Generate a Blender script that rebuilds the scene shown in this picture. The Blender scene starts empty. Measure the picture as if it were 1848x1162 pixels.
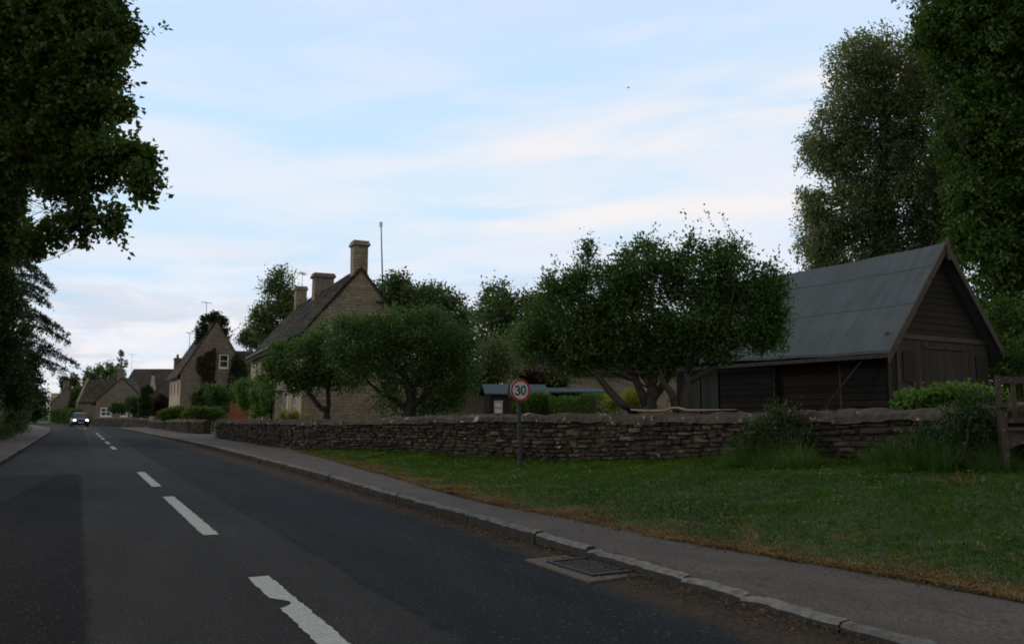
import bpy, bmesh, math, random
import numpy as np
from mathutils import Vector, Matrix, noise as mnoise

random.seed(7)
scene = bpy.context.scene
col = scene.collection
R = math.radians

# ------------------------------------------------------------------ camera model
F, CX, CY, YH, H = 1492.0, 924.0, 581.0, 750.0, 1.15
TH = math.atan((YH - CY) / F)
CT, ST = math.cos(TH), math.sin(TH)

def P(px, py, Y):
    """world point seen at photo pixel (px,py) at forward distance Y"""
    u, w = px - CX, CY - py
    b = F * CT - w * ST
    d = F * ST + w * CT
    t = Y / b
    return Vector((u * t, Y, H + d * t))

def G(px, py, z=0.0):
    u, w = px - CX, CY - py
    b = F * CT - w * ST
    d = F * ST + w * CT
    t = (z - H) / d
    return Vector((u * t, b * t, z))

def pxm(Y):
    return F / Y * 0.995

# road frame: s along the road, n to the right of the centre line
RA = R(27.6)
OX, OY = -0.94, 4.35
US = (-math.sin(RA), math.cos(RA))
UN = (math.cos(RA), math.sin(RA))

def SN(s, n, z=0.0):
    return Vector((OX + s * US[0] + n * UN[0], OY + s * US[1] + n * UN[1], z))

def proj(v):
    z = v[2] - H
    f = v[1] * CT + z * ST
    w = -v[1] * ST + z * CT
    return CX + F * v[0] / f, CY - F * w / f

def interp(x, tab):
    if x <= tab[0][0]: return tab[0][1]
    for (a, b), (c, d) in zip(tab, tab[1:]):
        if x <= c: return b + (d - b) * (x - a) / (c - a)
    return tab[-1][1]

# ------------------------------------------------------------------ node helpers
def new_mat(name):
    m = bpy.data.materials.new(name)
    m.use_nodes = True
    nt = m.node_tree
    b = nt.nodes['Principled BSDF']
    b.inputs['Specular IOR Level'].default_value = 0.3
    return m, nt, b

def nd(nt, typ, **kw):
    n = nt.nodes.new('ShaderNode' + typ)
    for k, v in kw.items():
        if k.startswith('_'):
            setattr(n, k[1:], v)
        else:
            n.inputs[k.replace('_', ' ')].default_value = v
    return n

def lk(nt, a, b):
    nt.links.new(a, b)

def rgb(c):
    return (c[0], c[1], c[2], 1.0)

def ramp(nt, fac, stops, interp_='LINEAR'):
    r = nt.nodes.new('ShaderNodeValToRGB')
    r.color_ramp.interpolation = interp_
    els = r.color_ramp.elements
    while len(els) < len(stops): els.new(0.5)
    for e, (p, c) in zip(els, stops):
        e.position = p
        e.color = rgb(c) if not isinstance(c, (int, float)) else (c, c, c, 1)
    if fac is not None: lk(nt, fac, r.inputs['Fac'])
    return r.outputs['Color']

def mix(nt, fac, a, b, blend='MIX'):
    m = nt.nodes.new('ShaderNodeMix')
    m.data_type = 'RGBA'; m.blend_type = blend
    for sock, v in ((m.inputs[0], fac), (m.inputs[6], a), (m.inputs[7], b)):
        if isinstance(v, (int, float)): sock.default_value = v
        elif isinstance(v, tuple): sock.default_value = rgb(v)
        else: lk(nt, v, sock)
    return m.outputs[2]

def math_(nt, op, a, b=None, c=None, clamp=False):
    m = nt.nodes.new('ShaderNodeMath'); m.operation = op; m.use_clamp = clamp
    for i, v in enumerate((a, b, c)):
        if v is None: continue
        if isinstance(v, (int, float)): m.inputs[i].default_value = v
        else: lk(nt, v, m.inputs[i])
    return m.outputs[0]

def sstep(nt, v, lo, hi, a=0.0, b=1.0):
    m = nt.nodes.new('ShaderNodeMapRange'); m.interpolation_type = 'SMOOTHSTEP'
    m.inputs['From Min'].default_value = lo; m.inputs['From Max'].default_value = hi
    m.inputs['To Min'].default_value = a; m.inputs['To Max'].default_value = b
    lk(nt, v, m.inputs['Value'])
    return m.outputs[0]

def objco(nt):
    return nt.nodes.new('ShaderNodeTexCoord').outputs['Object']

def noise(nt, vec, scale, detail=3.0, rough=0.55, dist=0.0, color=False):
    n = nd(nt, 'TexNoise', Scale=scale, Detail=detail, Roughness=rough, Distortion=dist)
    if vec is not None: lk(nt, vec, n.inputs['Vector'])
    return n.outputs['Color' if color else 'Fac']

def bump(nt, bsdf, height, strength=0.5, dist=0.02):
    b = nd(nt, 'Bump', Strength=strength, Distance=dist)
    lk(nt, height, b.inputs['Height'])
    lk(nt, b.outputs['Normal'], bsdf.inputs['Normal'])
    return b

def mapping(nt, vec, scale=(1, 1, 1), loc=(0, 0, 0), rot=(0, 0, 0)):
    m = nt.nodes.new('ShaderNodeMapping')
    m.inputs['Scale'].default_value = scale; m.inputs['Location'].default_value = loc; m.inputs['Rotation'].default_value = rot
    lk(nt, vec, m.inputs['Vector'])
    return m.outputs['Vector']

# ------------------------------------------------------------------ materials
def simple(name, c, rough=0.7, var=0.25, scale=3.0, metal=0.0, bumps=0.0, spec=0.3):
    m, nt, b = new_mat(name)
    co = objco(nt)
    f = noise(nt, co, scale, 5, 0.65)
    lo = tuple(x * (1 - var) for x in c); hi = tuple(min(1, x * (1 + var)) for x in c)
    lk(nt, ramp(nt, f, [(0.3, lo), (0.7, hi)]), b.inputs['Base Color'])
    b.inputs['Roughness'].default_value = rough
    b.inputs['Metallic'].default_value = metal
    b.inputs['Specular IOR Level'].default_value = spec
    if bumps:
        bump(nt, b, noise(nt, co, scale * 6, 4), 0.6, bumps)
    return m

def leaf_mat(name, dark, mid, light, trans=0.42, clump=0.7):
    m, nt, b = new_mat(name)
    g = nt.nodes.new('ShaderNodeNewGeometry')
    co = objco(nt)
    cl = noise(nt, co, clump, 3, 0.6)
    r = g.outputs['Random Per Island']
    f = math_(nt, 'ADD', math_(nt, 'MULTIPLY', r, 0.30), math_(nt, 'MULTIPLY', cl, 0.85))
    c = ramp(nt, f, [(0.3, dark), (0.55, mid), (0.85, light)])
    lk(nt, c, b.inputs['Base Color'])
    b.inputs['Roughness'].default_value = 0.45
    b.inputs['Specular IOR Level'].default_value = 0.35
    t = nt.nodes.new('ShaderNodeBsdfTranslucent')
    lk(nt, mix(nt, 1.0, c, (1.0, 1.15, 0.5), 'MULTIPLY'), t.inputs['Color'])
    ms = nt.nodes.new('ShaderNodeMixShader'); ms.inputs['Fac'].default_value = trans
    lk(nt, b.outputs[0], ms.inputs[1]); lk(nt, t.outputs[0], ms.inputs[2])
    lk(nt, ms.outputs[0], nt.nodes['Material Output'].inputs['Surface'])
    return m

M = {}
M['oak_leaf'] = leaf_mat('oak_leaf', (.040, .068, .015), (.066, .108, .022), (.115, .165, .035))
M['apple_leaf'] = leaf_mat('apple_leaf', (.045, .082, .024), (.072, .125, .036), (.120, .185, .055), clump=1.2)
M['bright_leaf'] = leaf_mat('bright_leaf', (.062, .115, .022), (.100, .185, .034), (.165, .255, .052), clump=1.2)
M['ash_leaf'] = leaf_mat('ash_leaf', (.040, .078, .017), (.068, .122, .024), (.112, .178, .038), clump=.4)
M['birch_leaf'] = leaf_mat('birch_leaf', (.105, .130, .060), (.165, .190, .092), (.240, .262, .140), clump=.35)
M['far_leaf'] = leaf_mat('far_leaf', (.060, .094, .036), (.095, .140, .052), (.150, .205, .072), clump=.5)
M['young_leaf'] = leaf_mat('young_leaf', (.044, .085, .021), (.073, .132, .032), (.125, .195, .050), clump=1.2)
M['dark_leaf'] = leaf_mat('dark_leaf', (.018, .036, .012), (.034, .060, .018), (.065, .098, .028))
M['needle'] = leaf_mat('needle', (.018, .032, .020), (.032, .052, .028), (.058, .084, .040), trans=.1)
M['hedge_leaf'] = leaf_mat('hedge_leaf', (.040, .080, .010), (.085, .145, .018), (.150, .215, .030), clump=2.0)
M['gold_leaf'] = leaf_mat('gold_leaf', (.14, .17, .02), (.30, .32, .04), (.45, .44, .06), clump=2.5)
M['purple_leaf'] = leaf_mat('purple_leaf', (.020, .010, .014), (.040, .014, .020), (.065, .022, .028))
M['creeper_leaf'] = leaf_mat('creeper_leaf', (.060, .042, .024), (.105, .070, .040), (.150, .105, .060), clump=1.0)
M['rose_petal'] = leaf_mat('rose_petal', (.35, .20, .14), (.5, .35, .22), (.6, .5, .3), clump=2.5)
M['grass'] = leaf_mat('grass', (.024, .062, .006), (.050, .108, .011), (.105, .160, .024), trans=.3, clump=.9)
M['tall_grass'] = leaf_mat('tall_grass', (.034, .078, .014), (.062, .122, .024), (.130, .180, .060), trans=.3, clump=2)
M['dry_grass'] = leaf_mat('dry_grass', (.110, .062, .026), (.205, .125, .055), (.32, .23, .11), trans=.2, clump=2)
M['litter'] = leaf_mat('litter', (.030, .020, .014), (.070, .045, .026), (.16, .11, .06), trans=.1, clump=3)
for _k in ('grass', 'tall_grass', 'dry_grass', 'litter'):
    _b = M[_k].node_tree.nodes['Principled BSDF']; _b.inputs['Specular IOR Level'].default_value = .08; _b.inputs['Roughness'].default_value = .8
M['bark'] = simple('bark', (.055, .045, .036), .9, .4, 9, bumps=.02)
M['dark_bark'] = simple('dark_bark', (.026, .021, .016), .95, .4, 9, bumps=.02)
M['grey_bark'] = simple('grey_bark', (.10, .095, .085), .9, .4, 9, bumps=.02)
M['white_paint'] = simple('white_paint', (.75, .75, .72), .5, .08, 4)
M['pink_frame'] = simple('pink_frame', (.62, .50, .50), .6, .1, 6)
M['dark_wood'] = simple('dark_wood', (.035, .028, .024), .85, .35, 5, bumps=.004)
M['black_iron'] = simple('black_iron', (.02, .02, .022), .5, .2, 8, metal=.4)
M['galv'] = simple('galvanised', (.036, .042, .039), .7, .25, 10, metal=.1)
M['back_plate'] = simple('back_plate', (.10, .115, .11), .6, .2, 8)
M['sign_white'] = simple('sign_white', (.42, .43, .425), .45, .05, 6)
M['sign_red'] = simple('sign_red', (.36, .014, .022), .45, .08, 6)
M['sign_black'] = simple('sign_black', (.012, .014, .016), .45, .05, 6)
M['rubber'] = simple('rubber', (.02, .02, .02), .9, .2, 10)
M['orange_wood'] = simple('orange_wood', (.36, .13, .05), .8, .2, 6)
M['terracotta'] = simple('terracotta', (.36, .19, .11), .8, .2, 6)
M['red_brick'] = simple('red_brick', (.26, .075, .05), .85, .25, 7)
M['concrete'] = simple('concrete', (.085, .068, .054), .9, .25, 14, bumps=.004)
M['rust_iron'] = simple('rust_iron', (.030, .023, .020), .8, .4, 30, bumps=.003)
M['pale_stone'] = simple('pale_stone', (.42, .36, .27), .9, .2, 4, bumps=.01)
M['shed_roof'] = simple('shed_roof', (.050, .075, .088), .8, .15, 3, bumps=.003)
M['soil'] = simple('soil', (.055, .040, .027), .95, .4, 6, bumps=.02)
M['stick'] = simple('stick_wood', (.26, .17, .12), .85, .25, 12)
M['bird'] = simple('bird_feathers', (.03, .03, .035), .8, .2, 12)

def m_glass():
    m, nt, b = new_mat('window_glass')
    b.inputs['Base Color'].default_value = (.012, .014, .017, 1)
    b.inputs['Roughness'].default_value = .08
    b.inputs['Specular IOR Level'].default_value = .5
    co = objco(nt)
    bump(nt, b, noise(nt, co, 1.5, 2), .08, .01)
    return m
M['glass'] = m_glass()

def m_lamp():
    m, nt, b = new_mat('headlight_glow')
    b.inputs['Emission Color'].default_value = (1, .93, .80, 1)
    b.inputs['Emission Strength'].default_value = 6.0
    return m
M['lamp'] = m_lamp()

def m_paint():
    m, nt, b = new_mat('car_paint')
    b.inputs['Base Color'].default_value = (.030, .045, .095, 1)
    b.inputs['Metallic'].default_value = .1
    b.inputs['Roughness'].default_value = .35
    b.inputs['Coat Weight'].default_value = .15; b.inputs['Specular IOR Level'].default_value = .2
    co = objco(nt)
    lk(nt, ramp(nt, noise(nt, co, 40, 2), [(.3, (.010, .017, .045)), (.7, (.014, .022, .055))]), b.inputs['Base Color'])
    return m
M['car_paint'] = m_paint()

def m_bench():
    m, nt, b = new_mat('bench_wood')
    co = objco(nt)
    f = noise(nt, mapping(nt, co, (3, 3, 3)), 3, 5, .7)
    li = sstep(nt, noise(nt, co, 22, 3), .56, .68)
    c = ramp(nt, f, [(.3, (.045, .031, .023)), (.7, (.085, .060, .045))])
    lk(nt, mix(nt, li, c, (.15, .13, .105)), b.inputs['Base Color'])
    b.inputs['Roughness'].default_value = .9
    bump(nt, b, noise(nt, co, 60, 3), .4, .004)
    return m
M['bench'] = m_bench()

def m_road():
    m, nt, b = new_mat('asphalt')
    co = objco(nt)
    sx = nt.nodes.new('ShaderNodeSeparateXYZ'); lk(nt, co, sx.inputs[0])
    s = sx.outputs['X']; n = math_(nt, 'MULTIPLY', sx.outputs['Y'], -1)
    wob = math_(nt, 'MULTIPLY', math_(nt, 'SUBTRACT', noise(nt, co, .9, 4, .6), .5), .16)
    nw = math_(nt, 'ADD', n, wob); sw = math_(nt, 'ADD', s, math_(nt, 'MULTIPLY', wob, 2.0))
    fine = noise(nt, co, 90, 2, .6)
    mid = noise(nt, co, 5, 5, .6)
    big = noise(nt, mapping(nt, co, (.25, 1.3, 1)), 1.2, 4, .6)
    right = sstep(nt, nw, .63, .68)                     # the newer, bluer right-hand lane
    left = sstep(nt, nw, -1.10, -1.05, 1, 0)            # the patched left-hand strip
    near = sstep(nt, sw, 14.4, 14.7, 1, 0)
    far2 = sstep(nt, sw, 26.0, 27.0)
    centre = (.0275, .0270, .0262); blue = (.0160, .0192, .0222)
    c = mix(nt, right, centre, blue)
    lf = math_(nt, 'SUBTRACT', n, math_(nt, 'MULTIPLY', s, .10))
    patch = sstep(nt, lf, -2.95, -2.88)
    leftc = mix(nt, patch, (.020, .020, .0198), (.0075, .0075, .008))
    c = mix(nt, math_(nt, 'MULTIPLY', left, near), c, leftc)
    farc = mix(nt, right, (.033, .0345, .0375), (.0175, .021, .0242))
    farl = sstep(nt, nw, -.75, -.68, 1, 0)
    farc2 = mix(nt, math_(nt, 'MULTIPLY', farl, far2), farc, (.0185, .021, .0235))
    c = mix(nt, near, farc2, c)
    # seams: thin dark tar lines
    def line(v, at, w):
        d = math_(nt, 'ABSOLUTE', math_(nt, 'SUBTRACT', v, at))
        return sstep(nt, d, 0, w, 1, 0)
    seam = math_(nt, 'MAXIMUM', line(nw, .65, .05), math_(nt, 'MULTIPLY', line(nw, -1.07, .045), near))
    seam = math_(nt, 'MAXIMUM', seam, math_(nt, 'MULTIPLY', line(sw, 14.5, .09), sstep(nt, nw, .6, .7, 1, 0)))
    seam = math_(nt, 'MULTIPLY', seam, sstep(nt, noise(nt, co, 3, 3), .35, .6, .15, 1))
    c = mix(nt, math_(nt, 'MULTIPLY', seam, .8), c, (.010, .010, .010))
    # wheel wear, stains
    c = mix(nt, 1.0, c, ramp(nt, big, [(.3, .74), (.7, 1.25)]), 'MULTIPLY')
    c = mix(nt, 1.0, c, ramp(nt, mid, [(.3, .86), (.7, 1.14)]), 'MULTIPLY')
    c = mix(nt, 1.0, c, ramp(nt, fine, [(.3, .42), (.7, 1.60)]), 'MULTIPLY')
    chips = sstep(nt, noise(nt, co, 38, 1, .5), .655, .74)
    c = mix(nt, math_(nt, 'MULTIPLY', chips, .55), c, (.13, .125, .115))
    vv = nt.nodes.new('ShaderNodeTexVoronoi'); vv.feature = 'DISTANCE_TO_EDGE'; vv.inputs['Scale'].default_value = .8
    wv = nt.nodes.new('ShaderNodeVectorMath'); wv.operation = 'ADD'; lk(nt, mapping(nt, co, (.5, 1, 1)), wv.inputs[0])
    lk(nt, noise(nt, co, 2.2, 5, .65, color=True), wv.inputs[1]); lk(nt, wv.outputs[0], vv.inputs['Vector'])
    ck = math_(nt, 'MULTIPLY', sstep(nt, vv.outputs['Distance'], 0, .012, 1, 0), sstep(nt, big, .50, .62))
    c = mix(nt, math_(nt, 'MULTIPLY', ck, .7), c, (.007, .007, .007))
    # silt gathered in the right gutter and a little on the left
    gn = math_(nt, 'ADD', n, math_(nt, 'MULTIPLY', math_(nt, 'SUBTRACT', noise(nt, co, 2.2, 5, .7), .5), .55))
    gw_ = sstep(nt, s, -1.0, 3.5, .36, .0)
    gut = math_(nt, 'MULTIPLY', sstep(nt, math_(nt, 'ADD', gn, gw_), 2.18, 2.50), sstep(nt, s, 25, 45, 1, .3))
    gutl = math_(nt, 'MULTIPLY', sstep(nt, gn, -2.75, -2.45, 1, 0), .8)
    silt = ramp(nt, noise(nt, co, 30, 4, .7), [(.3, (.026, .019, .014)), (.55, (.058, .042, .029)), (.8, (.13, .09, .05))])
    c = mix(nt, math_(nt, 'MULTIPLY', math_(nt, 'MAXIMUM', gut, gutl), .85), c, silt)
    lk(nt, c, b.inputs['Base Color'])
    lk(nt, ramp(nt, mid, [(.3, .86), (.7, .98)]), b.inputs['Roughness'])
    b.inputs['Specular IOR Level'].default_value = .07
    bump(nt, b, fine, .55, .006)
    return m
M['road'] = m_road()

def m_marking():
    m, nt, b = new_mat('road_paint')
    co = objco(nt)
    f = noise(nt, co, 40, 4, .7)
    wear = math_(nt, 'MAXIMUM', sstep(nt, noise(nt, co, 8, 7, .78), .60, .68), math_(nt, 'MULTIPLY', sstep(nt, noise(nt, co, 60, 3, .7), .60, .68), .6))
    c = ramp(nt, f, [(.25, (.22, .215, .195)), (.55, (.35, .345, .32)), (.8, (.41, .405, .38))])
    lk(nt, mix(nt, math_(nt, 'MULTIPLY', wear, .75), c, (.10, .10, .098)), b.inputs['Base Color'])
    b.inputs['Roughness'].default_value = .75
    bump(nt, b, f, .5, .003)
    return m
M['marking'] = m_marking()

def m_pave():
    m, nt, b = new_mat('pavement_tarmac')
    co = objco(nt)
    f = noise(nt, co, 48, 4, .75); g = noise(nt, co, 2.5, 6, .65)
    c = ramp(nt, g, [(.3, (.058, .047, .039)), (.7, (.090, .073, .060))])
    c = mix(nt, 1.0, c, ramp(nt, f, [(.32, .30), (.68, 1.65)]), 'MULTIPLY')
    v = nt.nodes.new('ShaderNodeTexVoronoi'); v.feature = 'DISTANCE_TO_EDGE'; v.inputs['Scale'].default_value = .55
    dv = nt.nodes.new('ShaderNodeVectorMath'); dv.operation = 'ADD'
    lk(nt, co, dv.inputs[0])
    sc = nt.nodes.new('ShaderNodeVectorMath'); sc.operation = 'SCALE'; sc.inputs['Scale'].default_value = .9
    lk(nt, noise(nt, co, 1.6, 4, .6, color=True), sc.inputs[0]); lk(nt, sc.outputs[0], dv.inputs[1])
    lk(nt, dv.outputs[0], v.inputs['Vector'])
    crack = math_(nt, 'MULTIPLY', sstep(nt, v.outputs['Distance'], 0, .022, 1, 0), sstep(nt, g, .45, .6))
    c = mix(nt, math_(nt, 'MULTIPLY', crack, .7), c, (.020, .018, .016))
    moss = sstep(nt, noise(nt, co, 1.1, 5, .7), .62, .72)
    c = mix(nt, math_(nt, 'MULTIPLY', moss, .35), c, (.045, .038, .030))
    lk(nt, c, b.inputs['Base Color'])
    b.inputs['Roughness'].default_value = .9
    bump(nt, b, f, .6, .006)
    return m
M['pave'] = m_pave()

def island_stone(name, stops, lichen=(.42, .41, .37), lich_amt=.5, sc=9, seed=0.0, grime=False):
    m, nt, b = new_mat(name)
    co = objco(nt)
    g = nt.nodes.new('ShaderNodeNewGeometry')
    c = ramp(nt, g.outputs['Random Per Island'], stops)
    f = noise(nt, co, 14, 6, .7)
    c = mix(nt, 1.0, c, ramp(nt, f, [(.28, .45), (.72, 1.45)]), 'MULTIPLY')
    l = sstep(nt, noise(nt, mapping(nt, co, loc=(seed, 3, 1)), sc, 4, .65), .64, .70)
    c = mix(nt, math_(nt, 'MULTIPLY', l, lich_amt), c, lichen)
    if grime:      # splashed road dirt on the kerb's upright face
        g_ = nt.nodes.new('ShaderNodeNewGeometry'); sn_ = nt.nodes.new('ShaderNodeSeparateXYZ'); lk(nt, g_.outputs['True Normal'], sn_.inputs[0])
        face = sstep(nt, sn_.outputs['Z'], .35, .75, 1, 0)
        c = mix(nt, math_(nt, 'MULTIPLY', face, .85), c, (.026, .022, .018))
    lk(nt, c, b.inputs['Base Color'])
    b.inputs['Roughness'].default_value = .95
    b.inputs['Specular IOR Level'].default_value = .15
    bump(nt, b, f, .8, .025)
    return m
M['drystone'] = island_stone('drystone', [(0, (.030, .024, .019)), (.3, (.066, .052, .040)), (.55, (.046, .041, .035)), (.75, (.095, .068, .046)), (.90, (.135, .110, .082)), (1, (.075, .042, .033))], lich_amt=.75, sc=6)
M['kerb'] = island_stone('kerb_stone', [(0, (.115, .112, .105)), (.5, (.145, .140, .130)), (1, (.175, .168, .155))], lichen=(.07, .06, .05), lich_amt=.6, sc=5, grime=True)

def m_coping():
    m, nt, b = new_mat('wall_coping')
    co = objco(nt)
    f = noise(nt, co, 6, 6, .7)
    c = ramp(nt, f, [(.3, (.040, .031, .023)), (.55, (.074, .057, .043)), (.75, (.105, .085, .066))])
    l = sstep(nt, noise(nt, co, 4.5, 5, .65, .4), .60, .66)
    l2 = sstep(nt, noise(nt, mapping(nt, co, loc=(7, 2, 0)), 11, 4, .65), .63, .69)
    c = mix(nt, math_(nt, 'MULTIPLY', l, .8), c, (.40, .385, .36))
    c = mix(nt, math_(nt, 'MULTIPLY', l2, .6), c, (.045, .040, .030))
    lk(nt, c, b.inputs['Base Color'])
    b.inputs['Roughness'].default_value = .95
    bump(nt, b, noise(nt, co, 18, 6, .7), .9, .03)
    return m
M['coping'] = m_coping()

def m_masonry(name, c1, c2, mort, bw=.38, rh=.13, blotch=(.10, .085, .07)):
    """coursed rubble on axis-aligned house walls: brick pattern in (x+y, z)"""
    m, nt, b = new_mat(name)
    co = objco(nt)
    sx = nt.nodes.new('ShaderNodeSeparateXYZ'); lk(nt, co, sx.inputs[0])
    cb = nt.nodes.new('ShaderNodeCombineXYZ')
    w1 = math_(nt, 'MULTIPLY', math_(nt, 'SUBTRACT', noise(nt, co, 1.3, 3), .5), .35)
    w2 = math_(nt, 'MULTIPLY', math_(nt, 'SUBTRACT', noise(nt, mapping(nt, co, loc=(4, 4, 4)), 2.0, 3), .5), .16)
    lk(nt, math_(nt, 'ADD', math_(nt, 'ADD', sx.outputs['X'], sx.outputs['Y']), w1), cb.inputs['X'])
    lk(nt, math_(nt, 'ADD', sx.outputs['Z'], w2), cb.inputs['Y'])
    br = nt.nodes.new('ShaderNodeTexBrick')
    br.inputs['Scale'].default_value = 1.0
    br.inputs['Brick Width'].default_value = bw; br.inputs['Row Height'].default_value = rh
    br.inputs['Mortar Size'].default_value = .012; br.inputs['Mortar Smooth'].default_value = .3
    br.inputs['Color1'].default_value = rgb(c1); br.inputs['Color2'].default_value = rgb(c2); br.inputs['Mortar'].default_value = rgb(mort)
    br.offset = .43; br.squash = .7; br.squash_frequency = 3
    lk(nt, cb.outputs[0], br.inputs['Vector'])
    f = noise(nt, co, 9, 5, .7)
    c = mix(nt, 1.0, br.outputs['Color'], ramp(nt, f, [(.28, .55), (.72, 1.35)]), 'MULTIPLY')
    g = sstep(nt, noise(nt, co, .9, 5, .7), .48, .70)
    c = mix(nt, math_(nt, 'MULTIPLY', g, .72), c, blotch)
    lk(nt, c, b.inputs['Base Color'])
    b.inputs['Roughness'].default_value = .95; b.inputs['Specular IOR Level'].default_value = .15
    hgt = math_(nt, 'SUBTRACT', f, math_(nt, 'MULTIPLY', br.outputs['Fac'], .8))
    bump(nt, b, hgt, .7, .04)
    return m
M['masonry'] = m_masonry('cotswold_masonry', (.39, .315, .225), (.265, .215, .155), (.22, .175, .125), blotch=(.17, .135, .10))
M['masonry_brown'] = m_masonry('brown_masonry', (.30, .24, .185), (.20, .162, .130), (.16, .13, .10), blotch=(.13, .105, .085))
M['masonry_lit'] = m_masonry('lit_masonry', (.58, .46, .32), (.47, .37, .25), (.42, .33, .23), blotch=(.36, .28, .19))  # paler copy for front walls, glow of the left sky put into the colour

def m_tiles(name, c1, c2, rh=.11):
    m, nt, b = new_mat(name)
    co = objco(nt)
    sx = nt.nodes.new('ShaderNodeSeparateXYZ'); lk(nt, co, sx.inputs[0])
    g = nt.nodes.new('ShaderNodeNewGeometry')
    f = noise(nt, co, 7, 6, .7)
    c = ramp(nt, g.outputs['Random Per Island'], [(0, c1), (.5, tuple((a + d) / 2 for a, d in zip(c1, c2))), (1, c2)])
    c = mix(nt, 1.0, c, ramp(nt, f, [(.28, .55), (.72, 1.4)]), 'MULTIPLY')
    l = sstep(nt, noise(nt, co, 2.2, 5, .7), .60, .68)
    c = mix(nt, math_(nt, 'MULTIPLY', l, .45), c, (.20, .18, .13))
    d = sstep(nt, noise(nt, mapping(nt, co, loc=(9, 1, 4)), .8, 4, .7), .5, .68)
    c = mix(nt, math_(nt, 'MULTIPLY', d, .5), c, (.045, .042, .036))
    lk(nt, c, b.inputs['Base Color'])
    b.inputs['Roughness'].default_value = .9; b.inputs['Specular IOR Level'].default_value = .15
    bump(nt, b, f, .6, .03)
    return m
M['tiles'] = m_tiles('stone_tiles', (.048, .038, .030), (.095, .076, .060))

def m_felt():
    m, nt, b = new_mat('roof_felt')
    co = objco(nt)
    f = noise(nt, co, 110, 2, .7); g = noise(nt, mapping(nt, co, (1, .5, 1)), 1.0, 5, .6)
    c = ramp(nt, g, [(.3, (.056, .067, .073)), (.7, (.075, .088, .096))])
    c = mix(nt, 1.0, c, ramp(nt, f, [(.3, .7), (.7, 1.3)]), 'MULTIPLY')
    c = mix(nt, 1.0, c, ramp(nt, noise(nt, mapping(nt, co, (.5, 4.5, .5)), 1.3, 6, .65), [(.3, .80), (.7, 1.18)]), 'MULTIPLY')
    mo = sstep(nt, noise(nt, co, 5, 5, .7), .66, .74)
    c = mix(nt, math_(nt, 'MULTIPLY', mo, .35), c, (.075, .08, .06))
    lk(nt, c, b.inputs['Base Color'])
    b.inputs['Roughness'].default_value = .85
    bump(nt, b, f, .3, .004)
    return m
M['felt'] = m_felt()
M['felt_edge'] = simple('felt_edge', (.045, .050, .055), .9, .3, 9)

def m_boards(name, lo, hi, warm, axis='H'):
    m, nt, b = new_mat(name)
    co = objco(nt)
    g = nt.nodes.new('ShaderNodeNewGeometry')
    v = mapping(nt, co, (1.2, 1.2, 14) if axis == 'H' else (14, 14, 1.2))
    f = noise(nt, v, 3, 5, .65)
    c = ramp(nt, g.outputs['Random Per Island'], [(0, lo), (.7, hi), (1, warm)])
    c = mix(nt, 1.0, c, ramp(nt, f, [(.28, .5), (.72, 1.4)]), 'MULTIPLY')
    st = sstep(nt, noise(nt, co, 1.3, 4, .7), .5, .7)
    c = mix(nt, math_(nt, 'MULTIPLY', st, .5), c, warm)
    lk(nt, c, b.inputs['Base Color'])
    b.inputs['Roughness'].default_value = .9; b.inputs['Specular IOR Level'].default_value = .15
    bump(nt, b, f, .6, .01)
    return m
M['boards'] = m_boards('weathered_boards', (.025, .0215, .017), (.038, .032, .025), (.036, .027, .021))
M['shaded_boards'] = m_boards('shaded_boards', (.0065, .0055, .005), (.012, .010, .0085), (.020, .012, .009))  # side wall boards, shade of the eave and trees put into the colour
M['door_boards'] = m_boards('door_boards', (.045, .039, .032), (.064, .055, .046), (.050, .036, .028), 'V')
M['trim'] = simple('barge_wood', (.075, .054, .042), .85, .3, 6, bumps=.004)
M['green_door'] = m_boards('green_door_boards', (.024, .029, .025), (.034, .040, .034), (.022, .025, .021), 'V')

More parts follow.
